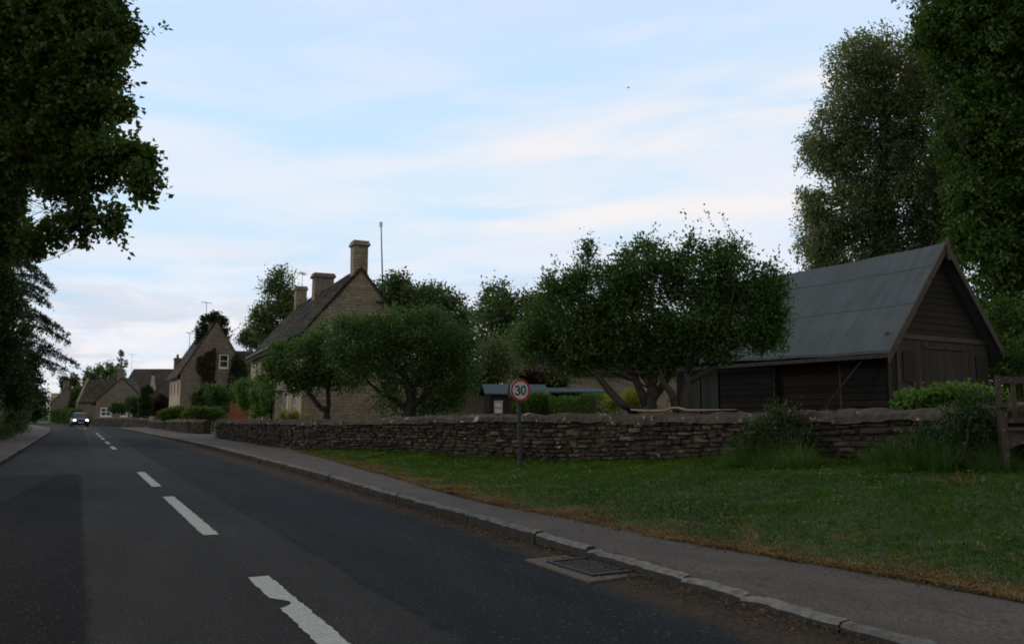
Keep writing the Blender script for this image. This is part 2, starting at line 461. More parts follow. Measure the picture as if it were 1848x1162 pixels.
# ------------------------------------------------------------------ mesh builder
class MB:
    def __init__(self):
        self.v = []; self.f = []; self.mi = []; self.cur = 0
    def add(self, vs, fs):
        o = len(self.v)
        self.v.extend([tuple(q) for q in vs])
        for f in fs:
            self.f.append(tuple(i + o for i in f)); self.mi.append(self.cur)
    def quad(self, a, b, c, d): self.add([a, b, c, d], [(0, 1, 2, 3)])
    def box(self, lo, hi, mtx=None, jit=0.0):
        x0, y0, z0 = lo; x1, y1, z1 = hi
        vs = [Vector(p) for p in ((x0, y0, z0), (x1, y0, z0), (x1, y1, z0), (x0, y1, z0), (x0, y0, z1), (x1, y0, z1), (x1, y1, z1), (x0, y1, z1))]
        if jit: vs = [p + Vector((random.uniform(-jit, jit), random.uniform(-jit, jit), random.uniform(-jit, jit))) for p in vs]
        if mtx is not None: vs = [mtx @ p for p in vs]
        self.add(vs, [(0, 3, 2, 1), (4, 5, 6, 7), (0, 1, 5, 4), (1, 2, 6, 5), (2, 3, 7, 6), (3, 0, 4, 7)])
    def prism(self, poly, y0, y1, axis='y', mtx=None):
        """polygon (a,z) extruded along the third axis"""
        n = len(poly)
        if axis == 'y': A = [Vector((a, y0, z)) for a, z in poly] + [Vector((a, y1, z)) for a, z in poly]
        elif axis == 'x': A = [Vector((y0, a, z)) for a, z in poly] + [Vector((y1, a, z)) for a, z in poly]
        else: A = [Vector((a, z, y0)) for a, z in poly] + [Vector((a, z, y1)) for a, z in poly]
        if mtx is not None: A = [mtx @ p for p in A]
        fs = [tuple(range(n))[::-1], tuple(range(n, 2 * n))]
        for i in range(n):
            j = (i + 1) % n
            fs.append((i, j, n + j, n + i))
        self.add(A, fs)
    def bar(self, a, b, w, h=None):
        """square bar from a to b"""
        h = h or w
        a, b = Vector(a), Vector(b)
        d = (b - a).normalized()
        up = Vector((0, 0, 1)) if abs(d.z) < .95 else Vector((0, 1, 0))
        sd = d.cross(up).normalized(); up2 = sd.cross(d).normalized()
        vs = []
        for p in (a, b):
            for sx, sz in ((-1, -1), (1, -1), (1, 1), (-1, 1)):
                vs.append(p + sd * sx * w / 2 + up2 * sz * h / 2)
        self.add(vs, [(0, 1, 2, 3), (7, 6, 5, 4), (0, 4, 5, 1), (1, 5, 6, 2), (2, 6, 7, 3), (3, 7, 4, 0)])
    def tube(self, pts, rad, seg=7):
        pts = [Vector(p) for p in pts]
        n = len(pts)
        o = []
        for i, p in enumerate(pts):
            d = (pts[min(i + 1, n - 1)] - pts[max(i - 1, 0)])
            if d.length < 1e-6: d = Vector((0, 0, 1))
            d.normalize()
            up = Vector((1, 0, 0)) if abs(d.x) < .8 else Vector((0, 1, 0))
            a = d.cross(up).normalized(); b = d.cross(a)
            for k in range(seg):
                t = 2 * math.pi * k / seg
                o.append(p + (a * math.cos(t) + b * math.sin(t)) * rad[i])
        fs = []
        for i in range(n - 1):
            for k in range(seg):
                k2 = (k + 1) % seg
                fs.append((i * seg + k, i * seg + k2, (i + 1) * seg + k2, (i + 1) * seg + k))
        fs.append(tuple(range(seg))[::-1]); fs.append(tuple(range((n - 1) * seg, n * seg)))
        self.add(o, fs)
    def disc(self, c, nrm, r, th, seg=32, r_in=0.0):
        c = Vector(c); nrm = Vector(nrm).normalized()
        up = Vector((0, 0, 1)); a = up.cross(nrm).normalized(); b = nrm.cross(a)
        def ring(r_, off): return [c + nrm * off + (a * math.cos(2 * math.pi * k / seg) + b * math.sin(2 * math.pi * k / seg)) * r_ for k in range(seg)]
        if r_in <= 0:
            vs = ring(r, 0) + ring(r, th)
            fs = [tuple(range(seg))[::-1], tuple(range(seg, 2 * seg))]
            fs += [(k, (k + 1) % seg, seg + (k + 1) % seg, seg + k) for k in range(seg)]
        else:
            vs = ring(r_in, 0) + ring(r, 0) + ring(r, th) + ring(r_in, th)
            fs = []
            for q in range(4):
                q2 = (q + 1) % 4
                for k in range(seg):
                    k2 = (k + 1) % seg
                    fs.append((q * seg + k, q * seg + k2, q2 * seg + k2, q2 * seg + k))
        self.add(vs, fs)
    def build(self, name, mats, parent=None, smooth=False, mtx=None):
        me = bpy.data.meshes.new(name)
        me.from_pydata(self.v, [], self.f)
        if not isinstance(mats, (list, tuple)): mats = [mats]
        for m in mats: me.materials.append(m)
        if len(mats) > 1: me.polygons.foreach_set('material_index', self.mi)
        bm = bmesh.new(); bm.from_mesh(me)
        bmesh.ops.recalc_face_normals(bm, faces=bm.faces)
        bm.to_mesh(me); bm.free()
        if smooth: me.polygons.foreach_set('use_smooth', [True] * len(me.polygons))
        me.update()
        o = bpy.data.objects.new(name, me)
        col.objects.link(o)
        if parent is not None: o.parent = parent
        if mtx is not None: o.matrix_world = mtx
        return o

def np_mesh(name, V, Fq, mat, parent=None, smooth=False):
    """V (n,3), Fq (m,k)"""
    me = bpy.data.meshes.new(name)
    V = np.asarray(V, np.float32); Fq = np.asarray(Fq, np.int32)
    k = Fq.shape[1]
    me.vertices.add(len(V)); me.vertices.foreach_set('co', V.ravel())
    me.loops.add(Fq.size); me.loops.foreach_set('vertex_index', Fq.ravel())
    me.polygons.add(len(Fq))
    me.polygons.foreach_set('loop_start', np.arange(0, Fq.size, k, dtype=np.int32))
    me.polygons.foreach_set('loop_total', np.full(len(Fq), k, np.int32))
    me.materials.append(mat)
    me.update(calc_edges=True)
    if smooth: me.polygons.foreach_set('use_smooth', [True] * len(Fq))
    o = bpy.data.objects.new(name, me); col.objects.link(o)
    if parent is not None: o.parent = parent
    return o

def tag(o, label=None, cat=None, group=None, kind=None):
    if label: o['label'] = label
    if cat: o['category'] = cat
    if group: o['group'] = group
    if kind: o['kind'] = kind
    return o

def empty(name, loc=(0, 0, 0), rz=0.0):
    o = bpy.data.objects.new(name, None)
    o.empty_display_size = .3
    o.location = loc; o.rotation_euler = (0, 0, rz)
    col.objects.link(o)
    return o

# ------------------------------------------------------------------ foliage
def unit(a):
    return a / np.maximum(np.linalg.norm(a, axis=1, keepdims=True), 1e-9)

def leaves_mesh(pos, axis, L, W, rng, fold=.2, nrm_up=1.5):
    n = len(pos)
    axis = unit(axis)
    up = rng.normal(size=(n, 3)); up[:, 2] += nrm_up
    side = unit(np.cross(axis, up)); nr = np.cross(side, axis)
    L = L * rng.uniform(.65, 1.25, (n, 1)); W = W * rng.uniform(.7, 1.25, (n, 1))
    a = pos; c = pos + axis * L
    mid = pos + axis * L * .45 + nr * W * fold
    b = mid + side * W * .5; d = mid - side * W * .5
    V = np.stack([a, b, c, d], 1).reshape(-1, 3)
    Fq = np.arange(n * 4).reshape(n, 4)
    return V, Fq

def sample_twigs(blobs, n, rng, hollow=.55, vexp=.62):
    """twig bases and outward directions: each blob is a cluster of leafy clumps around its surface plus a thin fill"""
    vol = np.array([b[1][0] * b[1][1] * b[1][2] for b in blobs]) ** vexp
    cnt = rng.multinomial(n, vol / vol.sum())
    Pn, Dn = [], []
    for (c, r), k in zip(blobs, cnt):
        if k == 0: continue
        c = np.array(c); r = np.array(r)
        m = int(np.clip(k / 22, 4, 34))
        cd = unit(rng.normal(size=(m, 3)))
        cc = cd * rng.uniform(.62, .90, (m, 1))
        cr = rng.uniform(.24, .42, m)
        fill = rng.uniform(size=k) < .28
        idx = rng.integers(0, m, k)
        d = unit(rng.normal(size=(k, 3)))
        rad = (hollow ** 3 + (1 - hollow ** 3) * rng.uniform(size=(k, 1))) ** (1 / 3)
        p1 = cc[idx] + d * (cr[idx][:, None] * rng.uniform(.35, 1.0, (k, 1)) ** .5)
        p2 = d * rad * .92
        p = np.where(fill[:, None], p2, p1)
        dd = unit(np.where(fill[:, None], d, d * .55 + cd[idx] * .6))
        Pn.append(c + p * r); Dn.append(dd)
    return np.concatenate(Pn), np.concatenate(Dn)

def crown(name, blobs, mat, parent, n_twigs, per=10, tw=.35, L=.09, W=.05, up=.35, droop=0.0, hollow=.55, seed=1, spread=.08, vexp=.62, shoots=0, shoot_up=.95):
    rng = np.random.default_rng(seed)
    p, d = sample_twigs(blobs, n_twigs, rng, hollow, vexp)
    n = len(p)
    dirs = d * .8 + rng.normal(size=(n, 3)) * .6; dirs[:, 2] += up - droop
    dirs = unit(dirs)
    t = rng.uniform(-.2, 1, (n, per, 1))
    tl = tw * rng.uniform(.5, 1.4, (n, 1, 1))
    pos = p[:, None, :] + dirs[:, None, :] * t * tl
    pos[..., 2] -= droop * (t[..., 0] ** 2) * tl[..., 0] * .8
    pos = pos + rng.normal(size=pos.shape) * spread
    ax = dirs[:, None, :] * .7 + rng.normal(size=pos.shape) * .7
    ax[..., 2] -= .15 + droop * .8
    pos = pos.reshape(-1, 3); ax = ax.reshape(-1, 3)
    if shoots:      # upright whips standing out of the crown, leafy all along
        top = np.where(d[:, 2] > (.25 if shoot_up > .5 else -.9))[0]
        pick = rng.choice(top, min(shoots, len(top)), replace=False)
        sdir = unit(d[pick] * .55 + rng.normal(size=(len(pick), 3)) * .22 + np.array([0, 0, shoot_up]))
        sl = tw * rng.uniform(.8, 1.9, (len(pick), 1, 1)) ** 2.0
        tt = np.linspace(.0, 1, 22)[None, :, None]
        sp_ = p[pick][:, None, :] + sdir[:, None, :] * tt * sl + rng.normal(size=(len(pick), 22, 3)) * spread * .55
        sa_ = sdir[:, None, :] * .6 + rng.normal(size=sp_.shape) * .6
        pos = np.concatenate([pos, sp_.reshape(-1, 3)]); ax = np.concatenate([ax, sa_.reshape(-1, 3)])
    V, Fq = leaves_mesh(pos, ax, L, W, rng)
    return np_mesh(name, V, Fq, mat, parent)

def B(px, py, rx, ry, Y, rd=None):
    c = P(px, py, Y); k = Y / F
    return (tuple(c), (rx * k, (rd if rd is not None else (rx + ry) / 2) * k, ry * k))

def limb_path(a, b, rng, sag=.12, n=7):
    a, b = np.array(a, float), np.array(b, float)
    L = np.linalg.norm(b - a)
    off = rng.normal(size=3) * L * sag; off[2] = abs(off[2]) * .5
    pts = []
    for i in range(n):
        t = i / (n - 1)
        q = a + (b - a) * t + off * math.sin(math.pi * t) + rng.normal(size=3) * L * .012
        pts.append(q)
    return pts

def wood(name, base, trunk_pts, r0, blobs, mat, parent, seed=1, limbs=4, extra=None, fork=.5, rl=.35):
    """trunk polyline, limbs to each blob, side branches inside each blob"""
    rng = np.random.default_rng(seed + 500)
    mb = MB()
    tp = [Vector(q) for q in trunk_pts]
    n = len(tp)
    # densify
    pts, rad = [], []
    for i in range(n - 1):
        for k in range(4):
            t = k / 4
            q = tp[i].lerp(tp[i + 1], t)
            g = (i + t) / (n - 1)
            pts.append(q + Vector(rng.normal(size=3) * r0 * .12)); rad.append(r0 * (1.25 - .2 * min(1, g * 6)) * (1 - .55 * g) if g < .15 else r0 * (1.05 - .55 * g))
    pts.append(tp[-1]); rad.append(r0 * .45)
    mb.tube(pts, rad, 9)
    for c, r in blobs:
        f = rng.uniform(fork, 1.0)
        st = pts[min(len(pts) - 1, int(f * (len(pts) - 1)))]
        path = limb_path(st, c, rng)
        rr = r0 * rl * rng.uniform(.8, 1.2) * float(np.clip(np.mean(r) / 1.0, .3, 1.0))
        mb.tube(path, [rr * (1 - .7 * i / 6) for i in range(7)], 6)
        for k in range(limbs):
            d = rng.normal(size=3); d /= np.linalg.norm(d); d[2] = d[2] * .7 + .2
            e = np.array(c) + d * np.array(r) * rng.uniform(.75, 1.0)
            sp = path[rng.integers(3, 6)]
            q = limb_path(sp, e, rng, .10, 6)
            mb.tube(q, [rr * .32 * (1 - .8 * i / 5) for i in range(6)], 5)
    for e in (extra or []):
        mb.tube(e[0], e[1], 7)
    return mb.build(name, mat, parent, smooth=True)

def tree(name, label, cat, base, blobs, leaf, bark, n_twigs, trunk=None, r0=.15, per=10, tw=.35, L=.09, W=.05, up=.35, droop=0.0, hollow=.5, seed=1, group=None, limbs=4, extra=None, spread=.08, fork=.5, rl=.35, vexp=.62, shoots=0, shoot_up=.95):
    root = empty(name, base)
    tag(root, label, cat, group)
    base = Vector(base)
    loc = [((Vector(c) - base)[:], r) for c, r in blobs]
    if trunk is None:
        cz = np.mean([np.array(c) for c, r in loc], axis=0)
        trunk = [(0, 0, -.1), (cz[0] * .2, cz[1] * .2, cz[2] * .35), (cz[0] * .8, cz[1] * .8, cz[2] * .9)]
    else:
        trunk = [(Vector(q) - base)[:] for q in trunk]
    ex = [([(Vector(q) - base) for q in e[0]], e[1]) for e in (extra or [])]
    wood('trunk', base, trunk, r0, loc, bark, root, seed, limbs, ex, fork, rl)
    crown('crown', loc, leaf, root, n_twigs, per, tw, L, W, up, droop, hollow, seed, spread, vexp, shoots, shoot_up)
    return root

def shrub(name, label, cat, base, blobs, leaf, n_twigs, per=9, tw=.2, L=.06, W=.04, seed=1, hollow=.6, stems=5, bark=None, group=None, up=.3, droop=0.0, spread=.05):
    root = empty(name, base); tag(root, label, cat, group)
    base = Vector(base); rng = np.random.default_rng(seed + 99)
    loc = [((Vector(c) - base)[:], r) for c, r in blobs]
    for c, r in loc:
        mb = MB()
        foot = np.array([c[0] + rng.normal() * r[0] * .15, c[1] + rng.normal() * r[1] * .15, -.05 if c[2] - r[2] < 1.0 else c[2] - r[2]])
        for k in range(stems):
            e = np.array(c) + rng.normal(size=3) * np.array(r) * .45
            mb.tube(limb_path(tuple(foot + rng.normal(size=3) * .015), e, rng, .08, 5), [.022, .02, .017, .013, .008], 5)
        mb.build('stem', bark or M['bark'], root, smooth=True)
    crown('foliage', loc, leaf, root, n_twigs, per, tw, L, W, up, droop, hollow, seed, spread)
    return root

def box_hedge(name, label, a, b, depth, h, leaf, n, seed=1, L=.05, W=.035, cat='hedge', group=None, stems=True):
    """clipped hedge from a to b (ground points), leaf faces over its surface"""
    a, b = Vector(a), Vector(b)
    root = empty(name, (a + b) / 2); tag(root, label, cat, group)
    rng = np.random.default_rng(seed)
    d = b - a; Ln = d.length; d.normalize(); nn = Vector((d.y, -d.x, 0))
    base = (a + b) / 2
    t = rng.uniform(-.5, .5, n) * Ln
    q = rng.uniform(-.5, .5, n) * depth
    z = rng.uniform(0, 1, n) ** .8 * h
    # push most leaves to the skin
    k = rng.integers(0, 4, n)
    z = np.where(k == 0, h + rng.normal(size=n) * .05, z)
    q = np.where(k == 1, -depth / 2 + rng.normal(size=n) * .05, q)
    q = np.where(k == 2, depth / 2 + rng.normal(size=n) * .05, q)
    wob = .07 * np.sin(t * 2.1 + seed) + .05 * np.sin(t * 5.3)
    z = z * (1 + wob / max(h, .3)); q = q * (1 + .15 * np.sin(t * 3.1 + z * 4))
    pos = np.stack([d.x * t + nn.x * q, d.y * t + nn.y * q, z], 1)
    ax = rng.normal(size=(n, 3)); ax[:, 2] += .4
    V, Fq = leaves_mesh(pos, ax, L, W, rng)
    np_mesh('foliage', V, Fq, leaf, root)
    mb = MB()
    for i in range(max(3, int(Ln / .5))):
        tt = (i + .5) / max(3, int(Ln / .5)) - .5
        p0 = d * (tt * Ln)
        mb.tube([p0 + Vector((0, 0, -.05)), p0 + Vector((rng.normal() * .05, rng.normal() * .05, h * .5)), p0 + Vector((rng.normal() * .1, rng.normal() * .1, h * .9))], [.03, .022, .01], 5)
    mb.build('stem', M['bark'], root, smooth=True)
    return root

# ================================================================== GROUND AND ROAD
ROADM = Matrix.Translation((OX, OY, 0)) @ Matrix.Rotation(R(90) + RA, 4, 'Z')   # local x = s, local y = -n
CEN = [(-30, 0), (60, 0), (80, -.5), (99, -2.0), (120, -4.8), (138, -9), (160, -17), (190, -32), (230, -58)]
S_LIST = [i * .5 - 8 for i in range(0, 80)] + [32 + i * 2 for i in range(0, 100)]
def cen(s):
    return interp(s, CEN)

def grid_obj(name, rows, mat, mtx=None, kind='structure', smooth=True):
    nr, nc = len(rows), len(rows[0])
    V = [p for r in rows for p in r]
    Fq = [(i * nc + j, i * nc + j + 1, (i + 1) * nc + j + 1, (i + 1) * nc + j) for i in range(nr - 1) for j in range(nc - 1)]
    mb = MB(); mb.v = [tuple(v) for v in V]; mb.f = Fq; mb.mi = [0] * len(Fq)
    o = mb.build(name, mat, None, smooth)
    # make normals face up
    me = o.data
    if me.polygons and sum(p.normal.z for p in me.polygons) < 0:
        me.flip_normals()
    if mtx is not None: o.matrix_world = mtx
    if kind: o['kind'] = kind
    return o

def m_ground():
    m, nt, b = new_mat('field_ground')
    co = objco(nt)
    f = noise(nt, co, .6, 6, .7); g = noise(nt, co, 12, 4, .7)
    c = ramp(nt, f, [(.3, (.030, .048, .016)), (.6, (.050, .072, .024)), (.8, (.075, .080, .035))])
    c = mix(nt, 1.0, c, ramp(nt, g, [(.3, .6), (.7, 1.3)]), 'MULTIPLY')
    lk(nt, c, b.inputs['Base Color']); b.inputs['Roughness'].default_value = .95
    bump(nt, b, g, .6, .05)
    return m
M['ground'] = m_ground()

rows = []
for i in range(41):
    y = -200 + i * 60
    rows.append([(-1500 + j * 75, y, -.08) for j in range(41)])
grid_obj('ground', rows, M['ground'])

rows = []
for s in S_LIST:
    c = cen(s)
    rows.append([(s, -(c + k), .02 * (1 - (k / 3) ** 2) - .018 + .0) for k in (-3.0, -2.7, -2.0, -1.0, 0, 1.0, 2.0, 2.6, 2.9, 3.2, 3.5)])
road = grid_obj('road', rows, M['road'], ROADM)

# centre line: warning marks (four metres on, two off); corners straight from the straight road
def marking(s0, s1, chip=False):
    nseg = max(2, int((s1 - s0) / .05))
    rng = random.Random(int(s0 * 10) + 5)
    w = .074
    mb = MB()
    L, Rr = [], []
    for i in range(nseg + 1):
        s = s0 + (s1 - s0) * i / nseg
        c = cen(s) + .03
        L.append((s + (.03 if i == 0 else 0), -(c - w + rng.uniform(-.008, .006))))
        Rr.append((s, -(c + w + rng.uniform(-.008, .006))))
    zz = .0075
    for i in range(nseg):
        a, b2 = L[i], L[i + 1]; c2, d2 = Rr[i + 1], Rr[i]
        if chip and 69 <= i <= 74:
            # paint broken out of the left part of the mark
            k = (.12, .42, .62, .66, .50, .25)[i - 69]
            a = (a[0], a[1] + (d2[1] - a[1]) * k); b2 = (b2[0], b2[1] + (c2[1] - b2[1]) * (.42, .62, .66, .50, .25, .04)[i - 69])
        mb.quad((a[0], a[1], zz), (b2[0], b2[1], zz), (c2[0], c2[1], zz), (d2[0], d2[1], zz))
    o = mb.build('road_marking', M['marking']); o.matrix_world = ROADM; o['kind'] = 'structure'
    if sum(p.normal.z for p in o.data.polygons) < 0: o.data.flip_normals()
marking(-2.6, 1.95, True)
marking(4.3, 8.62)
marking(10.5, 14.45)
for s0, s1 in ((27.4, 30.6), (33.5, 37.2), (40.5, 44.5), (47, 51), (53.5, 57.5), (78, 82), (84, 88)):
    marking(s0, s1)

# right pavement, kerb
GE = [(-8, 4.5), (-1.15, 3.95), (.14, 3.77), (1.65, 3.43), (4.57, 3.27), (9.85, 3.73), (15, 4.25), (21.2, 4.72), (22.5, 4.8), (37.6, 4.72), (38.2, 8), (46, 8), (46.6, 5.0), (62, 4.9), (77, 4.6), (80, 5.5)]
def kerb_n(s):
    return interp(s, [(-9, 2.55), (0, 2.50), (2.3, 2.56), (6.8, 2.68), (12.9, 2.9), (28, 3.1), (40, 2.95), (50, 2.75), (62, 2.62), (70, 2.5), (76, 2.1), (79, 2.9), (81, 4.5)])
def pz(s): return interp(s, [(-1.2, .045), (2.8, .1)])
rows = []
ss = [i * .4 - 8 for i in range(int(88.5 / .4))]
for s in ss:
    a, b2 = kerb_n(s) + .07, interp(s, GE) + .06
    rows.append([(s, -(a - .005), pz(s) - .06), (s, -(a + .012), pz(s) - .004)] + [(s, -(a + (b2 - a) * k / 6), pz(s) + .008 * math.sin(s * .9 + k)) for k in range(1, 7)])
grid_obj('pavement', rows, M['pave'], ROADM)

def kerb_line(name, fn, s0, s1, side, w=.092):
    mb = MB(); rng = random.Random(3)
    s = s0
    while s < s1:
        l = rng.uniform(.55, .98)
        n0, n1 = fn(s), fn(s + l)
        zt = (pz(s) if side > 0 else .1) + .005 + rng.uniform(-.006, .004)
        g = .003
        nseg = 7
        prof = []
        for i in range(nseg + 1):
            t = i / nseg
            q = s + g / 2 + (l - g) * t
            nn_ = n0 + (n1 - n0) * t + rng.uniform(-.012, .012)
            zz = zt + rng.uniform(-.010, .006) - (.003 if i in (0, nseg) else 0)
            prof.append([(q, -side * (nn_ + rng.uniform(-.008, .012)), -.03), (q, -side * (nn_ + .008), zz - .02), (q, -side * (nn_ + .03), zz), (q, -side * (nn_ + w + rng.uniform(-.012, .012)), zz + .003), (q, -side * (nn_ + w), -.03)])
        vs = [p for pr in prof for p in pr]
        fs = []
        for i in range(nseg):
            for k in range(4):
                fs.append((i * 5 + k, i * 5 + k + 1, i * 5 + 5 + k + 1, i * 5 + 5 + k))
        fs.append((0, 1, 2, 3, 4)); fs.append(tuple(nseg * 5 + k for k in range(5)))
        mb.add(vs, fs)
        s += l
    o = mb.build(name, M['kerb'], None, False); o.matrix_world = ROADM; o['kind'] = 'structure'
    return o
kerb_line('kerb', kerb_n, -7, 77.5, 1)

# left pavement and kerb
def lkerb(s):
    return 2.72 - cen(s) if s > 60 else 2.70
rows = []
for s in [i * 1.0 - 8 for i in range(150)]:
    a = lkerb(s) + .1
    rows.append([(s, a + 1.15 * k / 4, .1 + .01 * math.sin(s + k)) for k in range(5)])
grid_obj('pavement', rows, M['pave'], ROADM)
kerb_line('kerb', lkerb, 8, 125, -1)
rows = []
for s in [i * 3.0 - 30 for i in range(85)]:
    a = lkerb(s) + 1.2
    rows.append([(s, a + 70 * (k / 8) ** 2, .09 + .25 * min(1, k / 2)) for k in range(9)])
grid_obj('ground', rows, M['ground'], ROADM)

# ---- wall line, verge bank, garden level
WALL_SN = [(-6, 9.8), (-2, 9.25), (1.84, 8.7), (5, 8.15), (10.2, 7.4), (16, 6.2), (21.6, 4.9), (28, 4.78), (37.6, 4.72)]
def wall_n(s):
    return interp(s, WALL_SN)
BASEY = [(385, 790), (530, 812), (719, 818), (858, 828), (1000, 840), (1300, 836), (1500, 838), (1800, 842), (2300, 850)]
TOPY = [(385, 757), (450, 757), (640, 756), (700, 753), (780, 749), (860, 747), (1000, 746), (1150, 746), (1300, 743), (1500, 739), (1650, 736), (1770, 731), (1848, 727), (2300, 715)]
def z_at(s, tab):
    q = SN(s, wall_n(s), 1.0)
    px = proj(q)[0]
    return P(px, interp(px, tab), q.y).z
SMP = [i * .5 - 5 for i in range(0, 86)]
ZB = [(s, max(.06, z_at(s, BASEY))) for s in SMP]
ZT = [(s, z_at(s, TOPY)) for s in SMP]
def zb(s): return interp(s, ZB)
def zt(s): return interp(s, ZT)
print('wall base/top', [(s, round(zb(s), 2), round(zt(s), 2)) for s in (-4, 0, 2, 5, 10, 16, 22, 30, 37)])

def ge(s): return interp(s, GE)
def bank(s, n):
    a, b2 = ge(s), wall_n(s)
    if b2 - a < .15: return pz(s)
    t = (n - a) / (b2 - a)
    t = max(0.0, min(1.15, t))
    z = pz(s) + .006 + (zb(s) - pz(s)) * (t * t * (3 - 2 * t) * .5 + t * .5)
    return z + .03 * mnoise.noise(Vector((s * .7, n * .9, 0))) + .015 * mnoise.noise(Vector((s * 2.7, n * 2.9, 5)))

def m_verge():
    m, nt, b = new_mat('verge_turf')
    co = objco(nt)
    g = noise(nt, co, 9, 5, .7); f = noise(nt, co, 1.0, 5, .65)
    c = ramp(nt, f, [(.3, (.024, .042, .010)), (.6, (.040, .062, .016)), (.8, (.070, .068, .028))])
    c = mix(nt, 1.0, c, ramp(nt, g, [(.3, .5), (.7, 1.4)]), 'MULTIPLY')
    lk(nt, c, b.inputs['Base Color']); b.inputs['Roughness'].default_value = .95
    bump(nt, b, g, .8, .03)
    return m
M['verge'] = m_verge()

rows = []
for i in range(int(29.5 / .2)):
    s = -7 + i * .2
    a, b2 = ge(s) - .06, wall_n(s) + .05
    if b2 - a < .12: break
    rows.append([(s, -(a + (b2 - a) * k / 20), bank(s, a + (b2 - a) * k / 20) - (.012 if k == 0 else 0)) for k in range(21)])
grid_obj('verge', rows, M['verge'], ROADM)
# garden behind the wall
rows = []
for s in [i * 2.0 - 30 for i in range(70)]:
    a = wall_n(s) + .25 if s < 37.6 else interp(s, [(37.6, 4.9), (40, 8.2), (46, 8.2), (47, 5.2), (78, 4.8), (90, 9), (110, 9)])
    z = zb(s) if s < 36 else .1
    rows.append([(s, -(a + 60 * (k / 7) ** 1.6), z) for k in range(8)])
grid_obj('garden_lawn', rows, M['ground'], ROADM)

# ---- grass blades on the verge (uncountable): one object
def blades(name, label, spots, hgt, wid, mat, seed, lean=.5, cat='grass', bend=.35):
    rng = np.random.default_rng(seed)
    p = np.array(spots, float); n = len(p)
    h = hgt if np.ndim(hgt) else np.full(n, hgt)
    h = (h * rng.uniform(.5, 1.35, n))[:, None]
    a = rng.uniform(0, 2 * math.pi, n)
    side = np.stack([np.cos(a), np.sin(a), np.zeros(n)], 1) * (wid * rng.uniform(.7, 1.3, n))[:, None]
    ld = rng.normal(size=(n, 3)) * lean; ld[:, 2] = 0
    m1 = p + np.array([0, 0, .55]) * h + ld * h * bend * .6
    tip = p + np.array([0, 0, 1.0]) * h * (1 - .25 * np.linalg.norm(ld, axis=1, keepdims=True)).clip(.3) + ld * h * 1.2
    V = np.stack([p - side * .5, p + side * .5, m1 + side * .4, m1 - side * .4, tip], 1).reshape(-1, 3)
    k = np.arange(n) * 5
    T = np.concatenate([np.stack([k, k + 1, k + 2], 1), np.stack([k, k + 2, k + 3], 1), np.stack([k + 3, k + 2, k + 4], 1)], 0)
    o = np_mesh(name, V, T, mat)
    return o

rng = np.random.default_rng(11)
spots, hs, dry, dryh = [], [], [], []
N = 0
for i in range(150000):
    # more blades close to the camera
    s = -4 + 24.5 * rng.uniform() ** 1.35
    a, b2 = ge(s), wall_n(s)
    if b2 - a < .1: continue
    t = rng.uniform(0, 1)
    n = a + (b2 - a) * t
    edge = (n - a)
    cl = mnoise.noise(Vector((s * 1.3, n * 1.3, 2.0))); c2 = mnoise.noise(Vector((s * 4.1, n * 4.1, 7.0)))
    if edge < .10 + .14 * c2 + .06 * cl: 
        if rng.uniform() > .2: continue
    p = SN(s, n, bank(s, n) - .01)
    h = .045 + .035 * max(0, cl) + .03 * max(0, c2) + (.09 * max(0, (t - .86) / .14))
    pd = max(0, .80 - edge * (.95 - .5 * cl)) + .16 * max(0, c2 + .1) + (.25 if cl < -.35 else 0) + (.45 if (edge < 1.3 and c2 + cl > .35) else 0)
    if rng.uniform() < pd: dry.append(p); dryh.append(h * .75)
    else: spots.append(p); hs.append(h)
for i in range(36000):
    s = -4 + 25 * rng.uniform() ** 1.35
    a, b2 = ge(s), wall_n(s)
    if b2 - a < .1: continue
    cl = mnoise.noise(Vector((s * 1.1, 3.0, 2.0))); c2 = mnoise.noise(Vector((s * 3.3, 9.0, 7.0)))
    e = abs(rng.normal()) * (.06 + .42 * max(0, cl + .15) + .22 * max(0, c2)) - .05 + .04 * c2
    n = a + e
    if n > b2: continue
    dry.append(SN(s, n, bank(s, n) - .008)); dryh.append(.035 + .03 * max(0, c2))
o = blades('grass', None, spots, np.array(hs), .011, M['grass'], 5, .55)
tag(o, 'short green verge grass between the pavement and the stone wall', kind='stuff')
o = blades('dry_grass', None, dry, np.array(dryh), .010, M['dry_grass'], 6, 1.1)
tag(o, 'straw coloured dead grass along the pavement edge', kind='stuff')

rngc = np.random.default_rng(77)
pos = []
for i in range(26000):
    s = -3 + 22 * rngc.uniform() ** 1.3
    a, b2 = ge(s), wall_n(s)
    if b2 - a < .3: continue
    n = a + (b2 - a) * rngc.uniform(.08, 1)
    if mnoise.noise(Vector((s * 1.9, n * 1.9, 31.0))) + .35 * mnoise.noise(Vector((s * 6, n * 6, 3.0))) > .22:
        pos.append(SN(s, n, bank(s, n) + rngc.uniform(.01, .075)))
pos = np.array(pos); ax = rngc.normal(size=pos.shape); ax[:, 2] *= .3
V, Fq = leaves_mesh(pos, ax, .04, .028, rngc, nrm_up=2.0)
o = np_mesh('clover', V, Fq, M['hedge_leaf']); tag(o, 'patches of low clover and weeds growing through the verge', kind='stuff')

